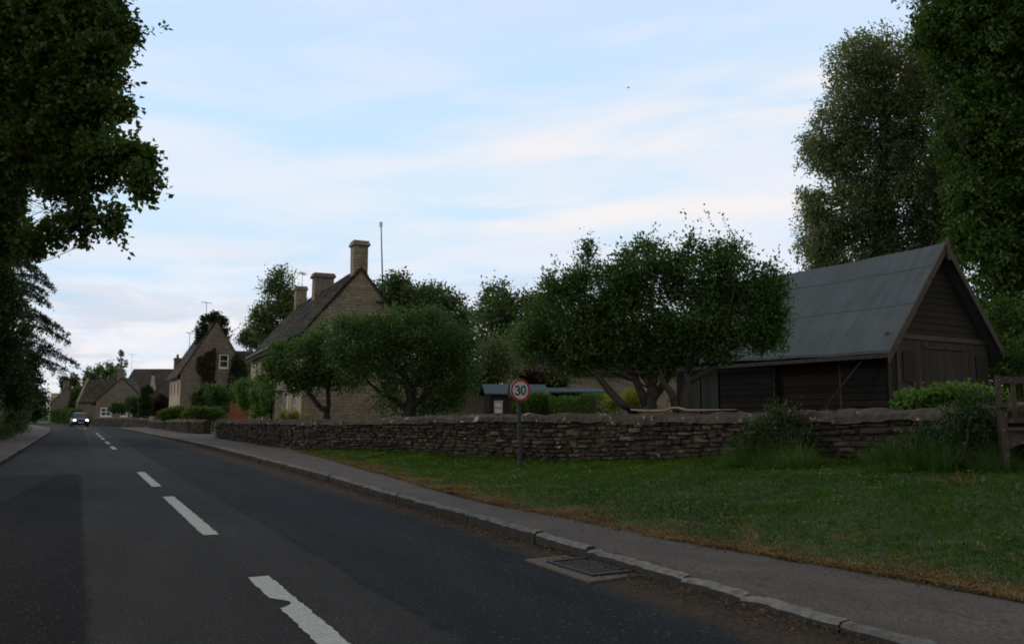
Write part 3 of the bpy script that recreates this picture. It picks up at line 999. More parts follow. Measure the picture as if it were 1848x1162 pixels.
# litter of dead leaves and grit in the gutter and on the verge edge
rng = np.random.default_rng(21)
pos = []
for i in range(6000):
    s = -4 + 34 * rng.uniform() ** 1.6
    k = kerb_n(s)
    n = k - abs(rng.normal()) * .16 - .02
    pos.append(SN(s, n, .012))
for i in range(3500):
    s = -4 + 24 * rng.uniform() ** 1.4
    n = ge(s) + rng.normal() * .10 + .02
    pos.append(SN(s, n, max(pz(s) + .014, bank(s, n) + .006)))
pos = np.array(pos); ax = rng.normal(size=pos.shape); ax[:, 2] *= .25
V, Fq = leaves_mesh(pos, ax, .028, .016, rng, nrm_up=2.5)
o = np_mesh('leaf_litter', V, Fq, M['litter']); tag(o, 'brown leaf litter and grit lying in the gutter', kind='stuff')

# ================================================================== DRY STONE WALLS
def drystone(name, label, pts, zb_, zt_, thick=.42, seed=1, ch=(.032, .095), ln=(.09, .40), simple_far=False, group=None):
    """pts: list of (x,y) along the front face, seen from the left of travel; zb_, zt_ per point"""
    rng = random.Random(seed)
    root = empty(name, (pts[0][0], pts[0][1], zb_[0])); tag(root, label, 'wall', group)
    base = Vector((pts[0][0], pts[0][1], zb_[0]))
    P2 = [Vector((x, y)) for x, y in pts]
    acc = [0.0]
    for a, b2 in zip(P2, P2[1:]): acc.append(acc[-1] + (b2 - a).length)
    T = acc[-1]
    def at(a):
        a = max(0, min(T, a))
        for i in range(len(acc) - 1):
            if a <= acc[i + 1] + 1e-6:
                t = (a - acc[i]) / (acc[i + 1] - acc[i])
                d = (P2[i + 1] - P2[i]).normalized()
                # blend directions for a smooth face
                q = P2[i].lerp(P2[i + 1], t)
                return q, d, zb_[i] + (zb_[i + 1] - zb_[i]) * t, zt_[i] + (zt_[i + 1] - zt_[i]) * t
    # normal: to the right of travel (towards the road)
    mb = MB()
    COP = .145
    u = -.10
    hcourse = 0
    Hmax = max(t - b2 for b2, t in zip(zb_, zt_))
    while u < Hmax:
        h = rng.uniform(*ch)
        a = rng.uniform(-.2, 0)
        while a < T:
            l = rng.uniform(*ln) * (1.35 if rng.random() < .12 else 1)
            hh = h * (rng.uniform(.82, 1.10)) * (1.9 if rng.random() < .06 else 1)
            q0, d, b0, t0 = at(a + l / 2)
            wav = .045 * mnoise.noise(Vector((a * .8, u * 3, seed)))
            z0 = b0 + u + wav
            if z0 + hh * .5 < t0 - COP:
                z1 = min(z0 + hh, t0 - COP + .03)
                nrm = Vector((d.y, -d.x))
                out = rng.uniform(-.035, .04)
                g = rng.uniform(.006, .016)
                vs = []
                xs = (0, .12, .5, .88, 1); zs = (0, .2, .8, 1)
                for iz, fz in enumerate(zs):
                    for ix, fx in enumerate(xs):
                        edge = (ix in (0, 4)) or (iz in (0, 3))
                        cor = (ix in (0, 4)) and (iz in (0, 3))
                        aa = a + g + (l - 2 * g) * fx + rng.uniform(-.012, .012)
                        zz = z0 + g * .6 + (z1 - z0 - g * 1.2) * fz + rng.uniform(-.007, .007)
                        o_ = out + rng.uniform(-.012, .012) - (.055 if edge else 0) - (.02 if cor else 0)
                        if cor: aa += (.02 if ix == 0 else -.02)
                        qq, dd, _, _ = at(aa)
                        p2 = qq + nrm * o_
                        vs.append(Vector((p2.x, p2.y, zz)) - base)
                fs = [(iz * 5 + ix, iz * 5 + ix + 1, iz * 5 + 5 + ix + 1, iz * 5 + 5 + ix) for iz in range(3) for ix in range(4)]
                mb.add(vs, fs)
            a += l
        u += h
    stone = mb.build('stonework', M['drystone'], root)
    # dark earth-packed core
    core = MB()
    n = max(2, int(T / .5))
    ring = []
    for i in range(n + 1):
        q, d, b0, t0 = at(T * i / n)
        nrm = Vector((d.y, -d.x))
        f_, bk = q - nrm * .05, q - nrm * thick
        ring.append([Vector((f_.x, f_.y, b0 - .3)) - base, Vector((f_.x, f_.y, t0 - COP + .03)) - base, Vector((bk.x, bk.y, t0 - COP + .03)) - base, Vector((bk.x, bk.y, b0 - .3)) - base])
    vs = [p for r in ring for p in r]
    fs = [(i * 4 + k, i * 4 + k + 1, i * 4 + 4 + k + 1, i * 4 + 4 + k) for i in range(n) for k in range(3)]
    fs += [(0, 1, 2, 3), (n * 4, n * 4 + 1, n * 4 + 2, n * 4 + 3)]
    core.add(vs, fs)
    core.build('core', M['soil'], root)
    # rounded mortar coping with an uneven profile
    cp = MB()
    n = max(2, int(T / .07)); K = 9
    vs = []
    for i in range(n + 1):
        q, d, b0, t0 = at(T * i / n)
        nrm = Vector((d.y, -d.x))
        for k in range(K):
            t = math.pi * k / (K - 1)
            r = thick / 2 + .035
            off = math.cos(t) * r - thick / 2 + .0
            zz = t0 - COP + math.sin(t) ** .7 * COP
            wob = mnoise.noise(Vector((i * .07 * 2.5, k * .8, seed * 3.1)))
            wob2 = mnoise.noise(Vector((i * .07 * 9, k * 1.7, seed)))
            step = .022 * (mnoise.cell(Vector((i * .07 * 2.6 + .31 * k, .5, seed))) - .5)
            off += wob * .035; zz += wob * .034 + wob2 * .026 + step; off += wob2 * .02
            if k in (0, K - 1): zz -= .02 + .02 * wob2
            p2 = q + nrm * off
            vs.append(Vector((p2.x, p2.y, zz)) - base)
    fs = [(i * K + k, i * K + k + 1, i * K + K + k + 1, i * K + K + k) for i in range(n) for k in range(K - 1)]
    fs += [tuple(range(K)), tuple(n * K + k for k in range(K))]
    cp.add(vs, fs)
    cp.build('coping', M['coping'], root, smooth=False)
    return root

# near wall: travel from far to near keeps the road on the right-hand side
ws = [37.6 - i * .5 for i in range(int((37.6 + 4.5) / .5))]
# smooth the polyline a little
def wn_s(s): return (wall_n(s - 1) + wall_n(s) * 2 + wall_n(s + 1)) / 4 if s < 36.5 else wall_n(s)
pts = [(SN(s, wn_s(s)).x, SN(s, wn_s(s)).y) for s in ws]
drystone('stone_wall', 'long low dry stone wall behind the grass verge and speed sign', pts, [zb(s) for s in ws], [zt(s) for s in ws], seed=4)
# its return at the gateway
a = SN(37.7, 4.76); b2 = SN(38.0, 8.5)
# second wall beyond the gateway
s2 = [77 - i for i in range(31)]
pts = [(SN(s, interp(s, [(46, 5.6), (50, 4.75), (77, 4.5)])).x, SN(s, interp(s, [(46, 5.6), (50, 4.75), (77, 4.5)])).y) for s in s2]
tz = [P(proj(Vector((p[0], p[1], 1)))[0], interp(proj(Vector((p[0], p[1], 1)))[0], [(255, 758.5), (300, 757.5), (330, 757), (385, 757)]), p[1]).z for p in pts]
drystone('stone_wall', 'far stone wall with pale end stone, beyond the gateway gap', pts, [.1] * len(pts), tz, seed=9, ch=(.07, .13), ln=(.2, .5))
# wall round the bend in front of the cottage
w3 = [(112, .6), (104, 1.9), (95, 3.0), (86, 4.2), (80.5, 4.9)]
pts = [(SN(*q).x, SN(*q).y) for q in w3]
drystone('stone_wall', 'brown garden wall in front of the cottage on the bend', pts, [.05] * 5, [.95, .95, .95, .92, .9], seed=13, ch=(.09, .16), ln=(.25, .6))

# stick lying on the wall
def stick():
    pl = [(1138, 739), (1165, 741), (1200, 741), (1214, 736), (1225, 736), (1240, 740), (1275, 744), (1330, 748)]
    mb = MB(); pts_ = []
    for i, (px, py) in enumerate(pl):
        # forward distance of the coping line under this pixel
        s = 10.0
        for _ in range(40):
            q = SN(s, wall_n(s) + .15, zt(s))
            s += (px - proj(q)[0]) * -.006
        q = SN(s, wall_n(s) + .15, zt(s) + .03)
        pts_.append(Vector((q.x, q.y, max(q.z + .005, P(px, py, q.y).z))))
    mb.tube(pts_, [.014, .02, .022, .022, .02, .02, .016, .008], 7)
    o = mb.build('stick', M['stick'], None, smooth=True)
    tag(o, 'long bent bare stick lying along the top of the near stone wall', 'stick')
stick()

# ================================================================== SPEED SIGN
def arc_pts(cx, cz, rx, rz, a0, a1, n=16):
    return [(cx + rx * math.cos(R(a0 + (a1 - a0) * i / n)), cz + rz * math.sin(R(a0 + (a1 - a0) * i / n))) for i in range(n + 1)]
def stroke(mb, path, w, y0, y1, closed=False):
    """flat ribbon of width w along path in (x,z), extruded y0..y1"""
    n = len(path); L, Rr = [], []
    for i, (x, z) in enumerate(path):
        if closed: a, b2 = path[i - 1], path[(i + 1) % n]
        else: a, b2 = path[max(i - 1, 0)], path[min(i + 1, n - 1)]
        dx, dz = b2[0] - a[0], b2[1] - a[1]
        l = math.hypot(dx, dz) or 1
        nx, nz = -dz / l, dx / l
        L.append((x + nx * w / 2, z + nz * w / 2)); Rr.append((x - nx * w / 2, z - nz * w / 2))
    rng_ = range(n if closed else n - 1)
    for i in rng_:
        j = (i + 1) % n
        mb.prism([L[i], L[j], Rr[j], Rr[i]], y0, y1)

sp = P(940, 838, 15.6)
sp = P(940, 842, 15.6)
sign = empty('speed_sign', sp, R(27.6))
tag(sign, 'round red ringed 30 speed limit sign on a leaning grey post', 'road sign')
mb = MB()
top = P(934, 672, 15.6)
mloc = Matrix.Rotation(-R(27.6), 3, 'Z')
tl = mloc @ (top - sp)
cl = mloc @ (P(935, 704, 15.6) - sp)
# local frame: sign faces local -y
mb.tube([(0, 0, -.3), (0, 0, 0), (tl.x * .5, tl.y * .5, tl.z * .5), (tl.x, tl.y, tl.z - .10)], [.043, .043, .042, .041], 14)
mb.build('post', M['galv'], sign, smooth=True)
lean = math.atan2(tl.x, tl.z)
rot = Matrix.Translation((cl.x, 0, cl.z)) @ Matrix.Rotation(lean, 4, 'Y')
RD = .208
mb = MB(); mb.disc((0, -.058, 0), (0, -1, 0), RD, .012, 48); pl = mb.build('plate', M['sign_white'], sign); pl.matrix_local = rot
mb = MB(); mb.disc((0, -.0725, 0), (0, -1, 0), RD * .998, .004, 48, r_in=RD * .80); o = mb.build('red_ring', M['sign_red'], sign); o.matrix_local = rot
mb = MB()
hh, ww = .165, .112
# digit 3
x0 = -.066
p3 = arc_pts(x0, .036, .040, .041, 160, -80, 14) + arc_pts(x0, -.040, .047, .044, 85, -165, 16)
stroke(mb, p3, .026, -.0785, -.0715)
# digit 0
stroke(mb, arc_pts(.062, -.002, .043, .078, 0, 348, 28), .026, -.0785, -.0715, True)
o = mb.build('numerals', M['sign_black'], sign); o.matrix_local = rot
mb = MB(); mb.disc((0, .075, .0), (0, 1, 0), RD, .012, 48)
for zz in (-.1, .1):
    mb.box((-.14, .045, zz - .018), (.14, .0745, zz + .018))
    mb.box((-.05, -.0575, zz - .015), (.05, .0445, zz + .015))
o = mb.build('reverse_plate', M['back_plate'], sign); o.matrix_local = rot

# ================================================================== DRAIN AND KERBSIDE PLANT
dr = empty('drain', SN(1.2, 2.3, 0), R(117.6)); tag(dr, 'rusty square drain grate set in a pale concrete surround by the kerb', 'drain')
mb = MB()
poly = [(-.50, .27), (.50, .24), (.52, -.16), (.1, -.19), (-.46, -.22)]
mb.add([(x, y, .006) for x, y in poly] + [(x, y, -.05) for x, y in poly], [(0, 1, 2, 3, 4)] + [(i, (i + 1) % 5, 5 + (i + 1) % 5, 5 + i) for i in range(5)])
mb.build('surround', M['concrete'], dr)
mb = MB()
fx0, fx1, fy0, fy1 = -.36, .30, -.25, .15
for b_ in (((fx0, fy0, .0065), (fx1, fy0 + .03, .019)), ((fx0, fy1 - .03, .0065), (fx1, fy1, .019)), ((fx0, fy0 + .031, .0065), (fx0 + .03, fy1 - .031, .019)), ((fx1 - .03, fy0 + .031, .0065), (fx1, fy1 - .031, .019))):
    mb.box(*b_)
mb.build('frame', M['black_iron'], dr)
mb = MB()
mb.box((fx0 + .032, fy0 + .032, .0065), (fx1 - .032, fy1 - .032, .009))
for i in range(7):
    x = fx0 + .05 + i * .083
    mb.box((x, fy0 + .034, .0092), (x + .058, fy1 - .034, .013))
mb.build('grate', M['rust_iron'], dr)

def leafy_plant(name, label, base, n, L, W, mat, seed, upright=.6, cat='plant'):
    """rosette of broad leaves on short stalks"""
    rng = np.random.default_rng(seed)
    root = empty(name, base); tag(root, label, cat)
    mb = MB()
    for i in range(n):
        a = rng.uniform(0, 2 * math.pi); el = rng.uniform(.2, 1.2) * upright
        d = Vector((math.cos(a) * math.cos(el), math.sin(a) * math.cos(el), math.sin(el)))
        sd = d.cross(Vector((0, 0, 1))).normalized()
        l = L * rng.uniform(.6, 1.2); w = W * rng.uniform(.7, 1.2)
        prev = None; rows_ = []
        for k in range(6):
            t = k / 5
            c = d * l * t + Vector((0, 0, -.5 * l * t * t * (1 - el / 2)))
            ww = w * math.sin(math.pi * (t * .92 + .06)) ** .8
            rows_.append([c - sd * ww / 2, c - Vector((0, 0, w * .12)), c + sd * ww / 2])
        vs = [p for r_ in rows_ for p in r_]
        mb.add(vs, [(k * 3 + j, k * 3 + j + 1, k * 3 + 4 + j, k * 3 + 3 + j) for k in range(5) for j in range(2)])
    mb.build('leaves', mat, root, smooth=True)
    return root
leafy_plant('weed', 'small green weed growing in the gutter beside the drain', G(996, 988), 14, .085, .045, M['bright_leaf'], 3)

# ================================================================== BARN
Z0 = 19.0
c0 = P(1605, 634, Z0)
barn_z = .48
BA = R(31.8)
barn = empty('timber_barn', (c0.x, c0.y, barn_z), BA)
tag(barn, 'dark boarded timber barn with grey felt roof behind the stone wall', 'barn')
W_, L_ = 5.05, 7.6
EV = c0.z - barn_z
RG = 5.42 - barn_z
OVG, OVE = .32, .32          # roof overhangs at gable and eaves
# local: x across the gable, y along the ridge away from camera; origin below the near-left eave corner
slope = (RG - EV) / (W_ / 2)
mb = MB()
nx, ny = 10, 24
def roof_pt(u, v, lift=0.0):
    """u 0..1 from left eave to right eave, v along ridge"""
    x = W_ * u; z = EV + slope * min(x, W_ - x)
    sag = -.05 * math.sin(math.pi * v) * (1 - abs(2 * u - 1)) - .03 * math.sin(math.pi * v) + .01 * math.sin(v * 23 + u * 5)
    return Vector((x, v * L_, z + sag + lift + .17 * v * max(0, 1 - 2 * u)))
for side in (0, 1):
    vs = []
    for j in range(ny + 1):
        for i in range(nx + 1):
            u = i / nx * .5 + side * .5
            vs.append(roof_pt(u, j / ny, .03))
    o_ = len(vs)
    for j in range(ny + 1):
        for i in range(nx + 1):
            u = i / nx * .5 + side * .5
            vs.append(roof_pt(u, j / ny, -.04))
    fs = []
    for j in range(ny):
        for i in range(nx):
            a = j * (nx + 1) + i
            fs.append((a, a + 1, a + nx + 2, a + nx + 1))
            fs.append((o_ + a, o_ + a + nx + 1, o_ + a + nx + 2, o_ + a + 1))
    for j in range(ny):
        for i in (0, nx):
            a = j * (nx + 1) + i
            fs.append((a, a + nx + 1, o_ + a + nx + 1, o_ + a))
    for i in range(nx):
        for j in (0, ny):
            a = j * (nx + 1) + i
            fs.append((a, a + 1, o_ + a + 1, o_ + a))
    mb.add(vs, fs)
roof = mb.build('roof', M['felt'], barn, smooth=False)
# felt lap seams: thin raised strips
mb = MB()
for side in (0, 1):
    for u0 in (.205, .385):
        u = u0 if side == 0 else 1 - u0
        mb = MB()
        for j in range(ny):
            a0, a1 = roof_pt(u, j / ny, .036), roof_pt(u, (j + 1) / ny, .036)
            b0, b1 = roof_pt(u + (.003 if side == 0 else -.003), j / ny, .040), roof_pt(u + (.003 if side == 0 else -.003), (j + 1) / ny, .040)
            c0_, c1_ = roof_pt(u, j / ny, .030), roof_pt(u, (j + 1) / ny, .030)
            mb.quad(a0, a1, b1, b0); mb.quad(c0_, c1_, a1, a0)
        mb.build('felt_lap', M['felt_edge'], roof)
# bargeboards, finial, collar
for sgn in (0, 1):
    mb = MB()
    xa, xb = (0 - .06, W_ / 2) if sgn == 0 else (W_ + .06, W_ / 2)
    za, zb_2 = EV - .06 * slope, RG
    dx, dz = xb - xa, zb_2 - za
    vs = []
    for y in (-.045, -.005):
        for x, z in ((xa, za + .05), (xb, zb_2 + .05), (xb, zb_2 - .19), (xa, za - .19)):
            vs.append((x, y, z))
    mb.add(vs, [(0, 1, 2, 3), (7, 6, 5, 4), (0, 4, 5, 1), (1, 5, 6, 2), (2, 6, 7, 3), (3, 7, 4, 0)])
    mb.build('bargeboard', M['trim'], barn)
mb = MB()
mb.prism([(W_ / 2 - .055, RG - .42), (W_ / 2 + .055, RG - .42), (W_ / 2 + .07, RG + .05), (W_ / 2 + .02, RG + .17), (W_ / 2 - .02, RG + .17), (W_ / 2 - .07, RG + .05)], -.09, -.047)
mb.build('finial', M['trim'], barn)
# boarding: feather-edged boards, each a wedge
def boards_h(mb, fx, z0, z1, lim, pitch=.165, seed=1):
    """fx(a,z)->point; lim(z)->(a0,a1)"""
    rng_ = random.Random(seed)
    z = z0
    while z < z1:
        zz = min(z + pitch, z1)
        a0, a1 = lim((z + zz) / 2)
        cuts = [a0]
        while cuts[-1] < a1:
            cuts.append(min(a1, cuts[-1] + rng_.uniform(1.6, 3.4)))
            if a1 - cuts[-1] < .6: cuts[-1] = a1
        for p_, q_ in zip(cuts, cuts[1:]):
            if q_ - p_ < .03: continue
            l0, l1 = lim(z), lim(zz)
            pa, pb = max(p_, l0[0]), min(q_, l0[1]); ta, tb = max(p_, l1[0]), min(q_, l1[1])
            if ta >= tb: ta = tb = (ta + tb) / 2
            dz = rng_.uniform(-.006, .006)
            vs = [fx(pa + .003, z + dz, .034), fx(pb - .003, z + dz, .034), fx(tb - .003, zz + .02, .012), fx(ta + .003, zz + .02, .012),
                  fx(pa + .003, z + dz, 0), fx(pb - .003, z + dz, 0), fx(tb - .003, zz + .02, 0), fx(ta + .003, zz + .02, 0)]
            mb.add(vs, [(0, 1, 2, 3), (7, 6, 5, 4), (0, 4, 5, 1), (1, 5, 6, 2), (2, 6, 7, 3), (3, 7, 4, 0)])
        z = zz
GX0, GX1, GY = OVE + .02, W_ - OVE - .02, OVG
DOORTOP = P(1700, 612, Z0 + 1.5).z - barn_z
def glim(z):
    off = max(0, (z - (EV + slope * OVE)) / slope)
    zr = EV - .05
    a0 = max(GX0, (z - zr) / slope); a1 = min(GX1, W_ - (z - zr) / slope)
    return (a0, max(a0, a1))
mb = MB()
boards_h(mb, lambda a, z, o: Vector((a, GY - o, z)), DOORTOP + .05, RG - .1, glim, seed=3)
mb.build('gable_boarding', M['boards'], barn)
mb = MB()
dx0, dx1 = GX0 + .42, GX1 - .05
boards_h(mb, lambda a, z, o: Vector((a, GY - o, z)), -.1, DOORTOP, lambda z: (GX0, dx0 - .09), seed=5)
mb.build('front_boarding', M['boards'], barn)
mb = MB(); mb.box((GX0 - .02, GY - .075, DOORTOP - .05), (GX1 + .02, GY - .002, DOORTOP + .06)); mb.build('lintel', M['trim'], barn)
mb = MB(); mb.box((dx0 - .085, GY - .06, -.1), (dx0, GY - .003, DOORTOP - .052)); mb.build('door_post', M['trim'], barn)
# door leaves of vertical boards
mid = (dx0 + dx1) / 2
for k, (xa, xb) in enumerate(((dx0 + .01, mid - .01), (mid + .01, dx1))):
    mb = MB(); x = xa; rr = random.Random(8 + k)
    while x < xb - .02:
        w = min(rr.uniform(.13, .19), xb - x)
        off = rr.uniform(0, .012)
        mb.box((x + .003, GY - .038 - off, .02 + rr.uniform(-.03, .03)), (x + w - .003, GY - .004, DOORTOP - .06))
        x += w
    d_ = mb.build('door', M['door_boards'], barn)
    mb = MB()
    hx = xa + .12 if k == 0 else xb - .62
    mb.box((hx, GY - .078, DOORTOP - 1.1), (hx + .5, GY - .056, DOORTOP - .36))
    mb.build('hatch', M['boards'], d_)
    for zz in (.35, DOORTOP - .25):
        mb = MB()
        mb.box((xa + .03, GY - .0765, zz), (xa + .9, GY - .0575, zz + .05)) if k else mb.box((xb - .9, GY - .0765, zz), (xb - .03, GY - .0575, zz + .05))
        mb.build('hinge', M['black_iron'], d_)
# side wall (the long one under the left eave): boards with an open bay and a green double door
SX = OVE + .02
SY0, SY1 = OVG, L_ - .2
bay0, bay1 = SY0 + 1.25, SY0 + 3.4
mb = MB()
wallz = EV + .28
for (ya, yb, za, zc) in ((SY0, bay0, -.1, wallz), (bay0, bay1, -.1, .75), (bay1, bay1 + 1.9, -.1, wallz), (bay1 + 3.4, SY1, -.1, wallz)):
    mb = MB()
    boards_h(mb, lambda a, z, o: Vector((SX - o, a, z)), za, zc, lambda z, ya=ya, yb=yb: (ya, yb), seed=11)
    mb.build('side_boarding', M['shaded_boards'], barn)
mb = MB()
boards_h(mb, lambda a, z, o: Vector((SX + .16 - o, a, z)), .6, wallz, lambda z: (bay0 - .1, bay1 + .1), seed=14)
mb.build('side_boarding', M['shaded_boards'], barn)
for k in range(2):
    mb = MB(); ya = bay1 + 1.95 + k * .72; rr = random.Random(60 + k)
    for q in range(5):
        mb.box((SX - .04 - rr.uniform(0, .008), ya + q * .134 + .003, 0), (SX - .004, ya + q * .134 + .131, 1.95))
    mb.build('side_door', M['green_door'], barn)
mb = MB(); mb.box((SX - .03, bay1 + 1.9, 1.96), (SX - .002, bay1 + 3.4, wallz)); mb.build('fascia', M['shaded_boards'], barn)
mb = MB()
mb.box((SX + .2, SY0 + .1, -.1), (GX1, SY0 + .14, RG * .55)); 
mb.box((GX1 - .02, GY + .03, -.1), (GX1 + .02, SY1, EV + .25))
mb.box((SX, SY1, -.1), (GX1, SY1 + .04, EV + .25))
mb.build('inner_wall', M['dark_wood'], barn)
for yy in (SY0 + .02, bay0, bay1):
    mb = MB(); mb.box((SX + .003, yy - .06, -.1), (SX + .12, yy + .06, wallz)); mb.build('post', M['dark_wood'], barn)
# eave board and leaning stay
mb = MB(); mb.box((-.02, .02, EV - .14), (.015, L_ - .02, EV - .045)); mb.build('eave_board', M['dark_wood'], barn)
mb = MB(); mb.bar((.10, .75, EV - .12), (SX - .45, 2.3, .3), .03); mb.build('stay', M['dark_wood'], barn)

# ================================================================== HOUSES
def clip_poly(poly, a, b2, c):
    """keep a*x+b*z<=c"""
    out = []
    for i in range(len(poly)):
        p, q = poly[i], poly[(i + 1) % len(poly)]
        fp, fq = a * p[0] + b2 * p[1] - c, a * q[0] + b2 * q[1] - c
        if fp <= 0: out.append(p)
        if fp * fq < 0:
            t = fp / (fp - fq)
            out.append((p[0] + (q[0] - p[0]) * t, p[1] + (q[1] - p[1]) * t))
    return out

def wall_panel(mb, fx, a0, a1, z0, z1, holes, clips=(), depth=.14):
    """fx(a,z,inset)->point; holes (a0,a1,z0,z1)"""
    A = sorted({a0, a1} | {h[0] for h in holes} | {h[1] for h in holes})
    Z = sorted({z0, z1} | {h[2] for h in holes} | {h[3] for h in holes})
    for p, q in zip(A, A[1:]):
        for r, s in zip(Z, Z[1:]):
            if any(h[0] <= p and q <= h[1] and h[2] <= r and s <= h[3] for h in holes): continue
            poly = [(p, r), (q, r), (q, s), (p, s)]
            for c in clips: poly = clip_poly(poly, *c) if poly else poly
            if len(poly) >= 3:
                mb.add([fx(a, z, 0) for a, z in poly], [tuple(range(len(poly)))])
    for h in holes:
        cs = [(h[0], h[2]), (h[1], h[2]), (h[1], h[3]), (h[0], h[3])]
        for (p, r), (q, s) in zip(cs, cs[1:] + cs[:1]):
            mb.quad(fx(p, r, 0), fx(q, s, 0), fx(q, s, depth), fx(p, r, depth))

def window(parent, fx, h, style='white', bars=(1, 2), depth=.09, fw=.06, sill=True):
    """frame (thing part) with a pane child, set back in its opening"""
    a0, a1, z0, z1 = h
    mb = MB()
    def bx(p, q, r, s, d0, d1):
        vs = [fx(p, r, d0), fx(q, r, d0), fx(q, s, d0), fx(p, s, d0), fx(p, r, d1), fx(q, r, d1), fx(q, s, d1), fx(p, s, d1)]
        mb.add(vs, [(0, 1, 2, 3), (7, 6, 5, 4), (0, 4, 5, 1), (1, 5, 6, 2), (2, 6, 7, 3), (3, 7, 4, 0)])
    d0, d1 = depth - .035, depth + .03
    bx(a0, a1, z0, z0 + fw, d0, d1); bx(a0, a1, z1 - fw, z1, d0, d1)
    bx(a0, a0 + fw, z0 + fw, z1 - fw, d0, d1); bx(a1 - fw, a1, z0 + fw, z1 - fw, d0, d1)
    for i in range(1, bars[0]):
        a = a0 + (a1 - a0) * i / bars[0]; bx(a - fw * .35, a + fw * .35, z0 + fw, z1 - fw, d0 + .004, d1 - .004)
    for i in range(1, bars[1]):
        z = z0 + (z1 - z0) * i / bars[1]; bx(a0 + fw, a1 - fw, z - fw * .3, z + fw * .3, d0 + .006, d1 - .006)
    if sill: bx(a0 - .06, a1 + .06, z0 - .08, z0 - .004, -.05, depth - .04)
    w = mb.build('window', M['white_paint'] if style == 'white' else M['pale_stone'], parent)
    mb = MB(); mb.quad(fx(a0 + .01, z0 + .01, depth + .012), fx(a1 - .01, z0 + .01, depth + .012), fx(a1 - .01, z1 - .01, depth + .012), fx(a0 + .01, z1 - .01, depth + .012))
    mb.build('pane', M['glass'], w)
    return w

def tile_slope(mb, x_e, z_e, x_r, z_r, y0, y1, course=.22, th=.05, seed=1, tw=(.25, .5)):
    """stone-tiled slope from the eave (x_e,z_e) to the ridge, each tile its own slightly tilted slab top"""
    rng_ = random.Random(seed)
    L = math.hypot(x_r - x_e, z_r - z_e)
    ux, uz = (x_r - x_e) / L, (z_r - z_e) / L
    nx_, nz_ = -uz, ux
    if nz_ < 0: nx_, nz_ = -nx_, -nz_
    n = max(3, int(L / course)); Ly = y1 - y0
    def pt(d, y, h):
        sag = -.05 * math.sin(math.pi * (y - y0) / Ly) * math.sin(math.pi * min(1, d / L + .1)) + .02 * mnoise.noise(Vector((d * .8, y * .5, seed)))
        return Vector((x_e + ux * d + nx_ * h, y, z_e + uz * d + nz_ * h + sag))
    for i in range(n):
        d0, d1 = L * i / n - (.03 if i else 0), L * (i + 1) / n + .02
        y = y0
        while y < y1 - .02:
            w = rng_.uniform(*tw) * (1.2 - .5 * i / n)
            ye = y + w
            if y1 - ye < .15: ye = y1
            e = rng_.uniform(-.02, .02); h0 = th + rng_.uniform(-.012, .014); h1 = .012 + rng_.uniform(-.006, .006)
            dd = d0 + e
            a, b2, c, d = pt(dd, y + .004, h0), pt(dd, ye - .004, h0), pt(d1, ye - .004, h1), pt(d1, y + .004, h1)
            a2, b3 = pt(dd, y + .004, h0 - .045), pt(dd, ye - .004, h0 - .045)
            mb.add([a, b2, c, d, a2, b3], [(0, 1, 2, 3), (4, 5, 1, 0)])
            y = ye
    return pt

def gable_roof(parent, W, L, eave, ridge, ove=.22, ovg=.12, seed=1, mat=None, course=.22, ridge_cap=True, tw=(.25, .5)):
    sl = (ridge - eave) / (W / 2)
    xe, ze = -ove, eave - ove * sl
    mb = MB()
    tile_slope(mb, xe, ze + .06, W / 2, ridge + .08, -ovg, L + ovg, course, .05, seed, tw)
    tile_slope(mb, W - xe, ze + .06, W / 2, ridge + .08, -ovg, L + ovg, course, .05, seed + 1, tw)
    # deck below the tiles
    zz = .03
    for sg in (0, 1):
        xa, xb = (xe, W / 2) if sg == 0 else (W - xe, W / 2)
        vs = []
        for y in (-ovg + .01, L + ovg - .01):
            vs += [(xa, y, ze + .035), (xb, y, ridge + .055), (xb, y, ridge - .05), (xa, y, ze - .05)]
        mb.add(vs, [(0, 1, 2, 3), (7, 6, 5, 4), (0, 4, 5, 1), (1, 5, 6, 2), (2, 6, 7, 3), (3, 7, 4, 0)])
    r = mb.build('roof', mat or M['tiles'], parent)
    if ridge_cap:
        mb = MB(); y = -ovg; rr = random.Random(seed)
        while y < L + ovg - .05:
            ye = min(L + ovg, y + .45)
            mb.prism([(W / 2 - .16, ridge - .02), (W / 2, ridge + .15 + rr.uniform(-.01, .015)), (W / 2 + .16, ridge - .02)], y + .005, ye - .005)
            y = ye
        mb.build('ridge', M['tiles'], r)
    return r

def chimney(parent, cx, cy, w, d, z0, z1, mat, pots=0, cap=.08, potm=None):
    mb = MB()
    mb.box((cx - w / 2, cy - d / 2, z0), (cx + w / 2, cy + d / 2, z1 - .22), jit=.01)
    mb.box((cx - w / 2 - cap, cy - d / 2 - cap, z1 - .22), (cx + w / 2 + cap, cy + d / 2 + cap, z1 - .10), jit=.008)
    mb.box((cx - w / 2 - cap * .4, cy - d / 2 - cap * .4, z1 - .10), (cx + w / 2 + cap * .4, cy + d / 2 + cap * .4, z1), jit=.008)
    c = mb.build('chimney', mat, parent)
    for k in range(pots):
        mb = MB()
        q = cx + (k - (pots - 1) / 2) * .36
        mb.tube([(q, cy, z1 - .02), (q, cy, z1 + .12), (q, cy, z1 + .30), (q, cy, z1 + .34)], [.13, .12, .10, .125], 10)
        mb.build('pot', potm or M['terracotta'], c, smooth=True)
    return c

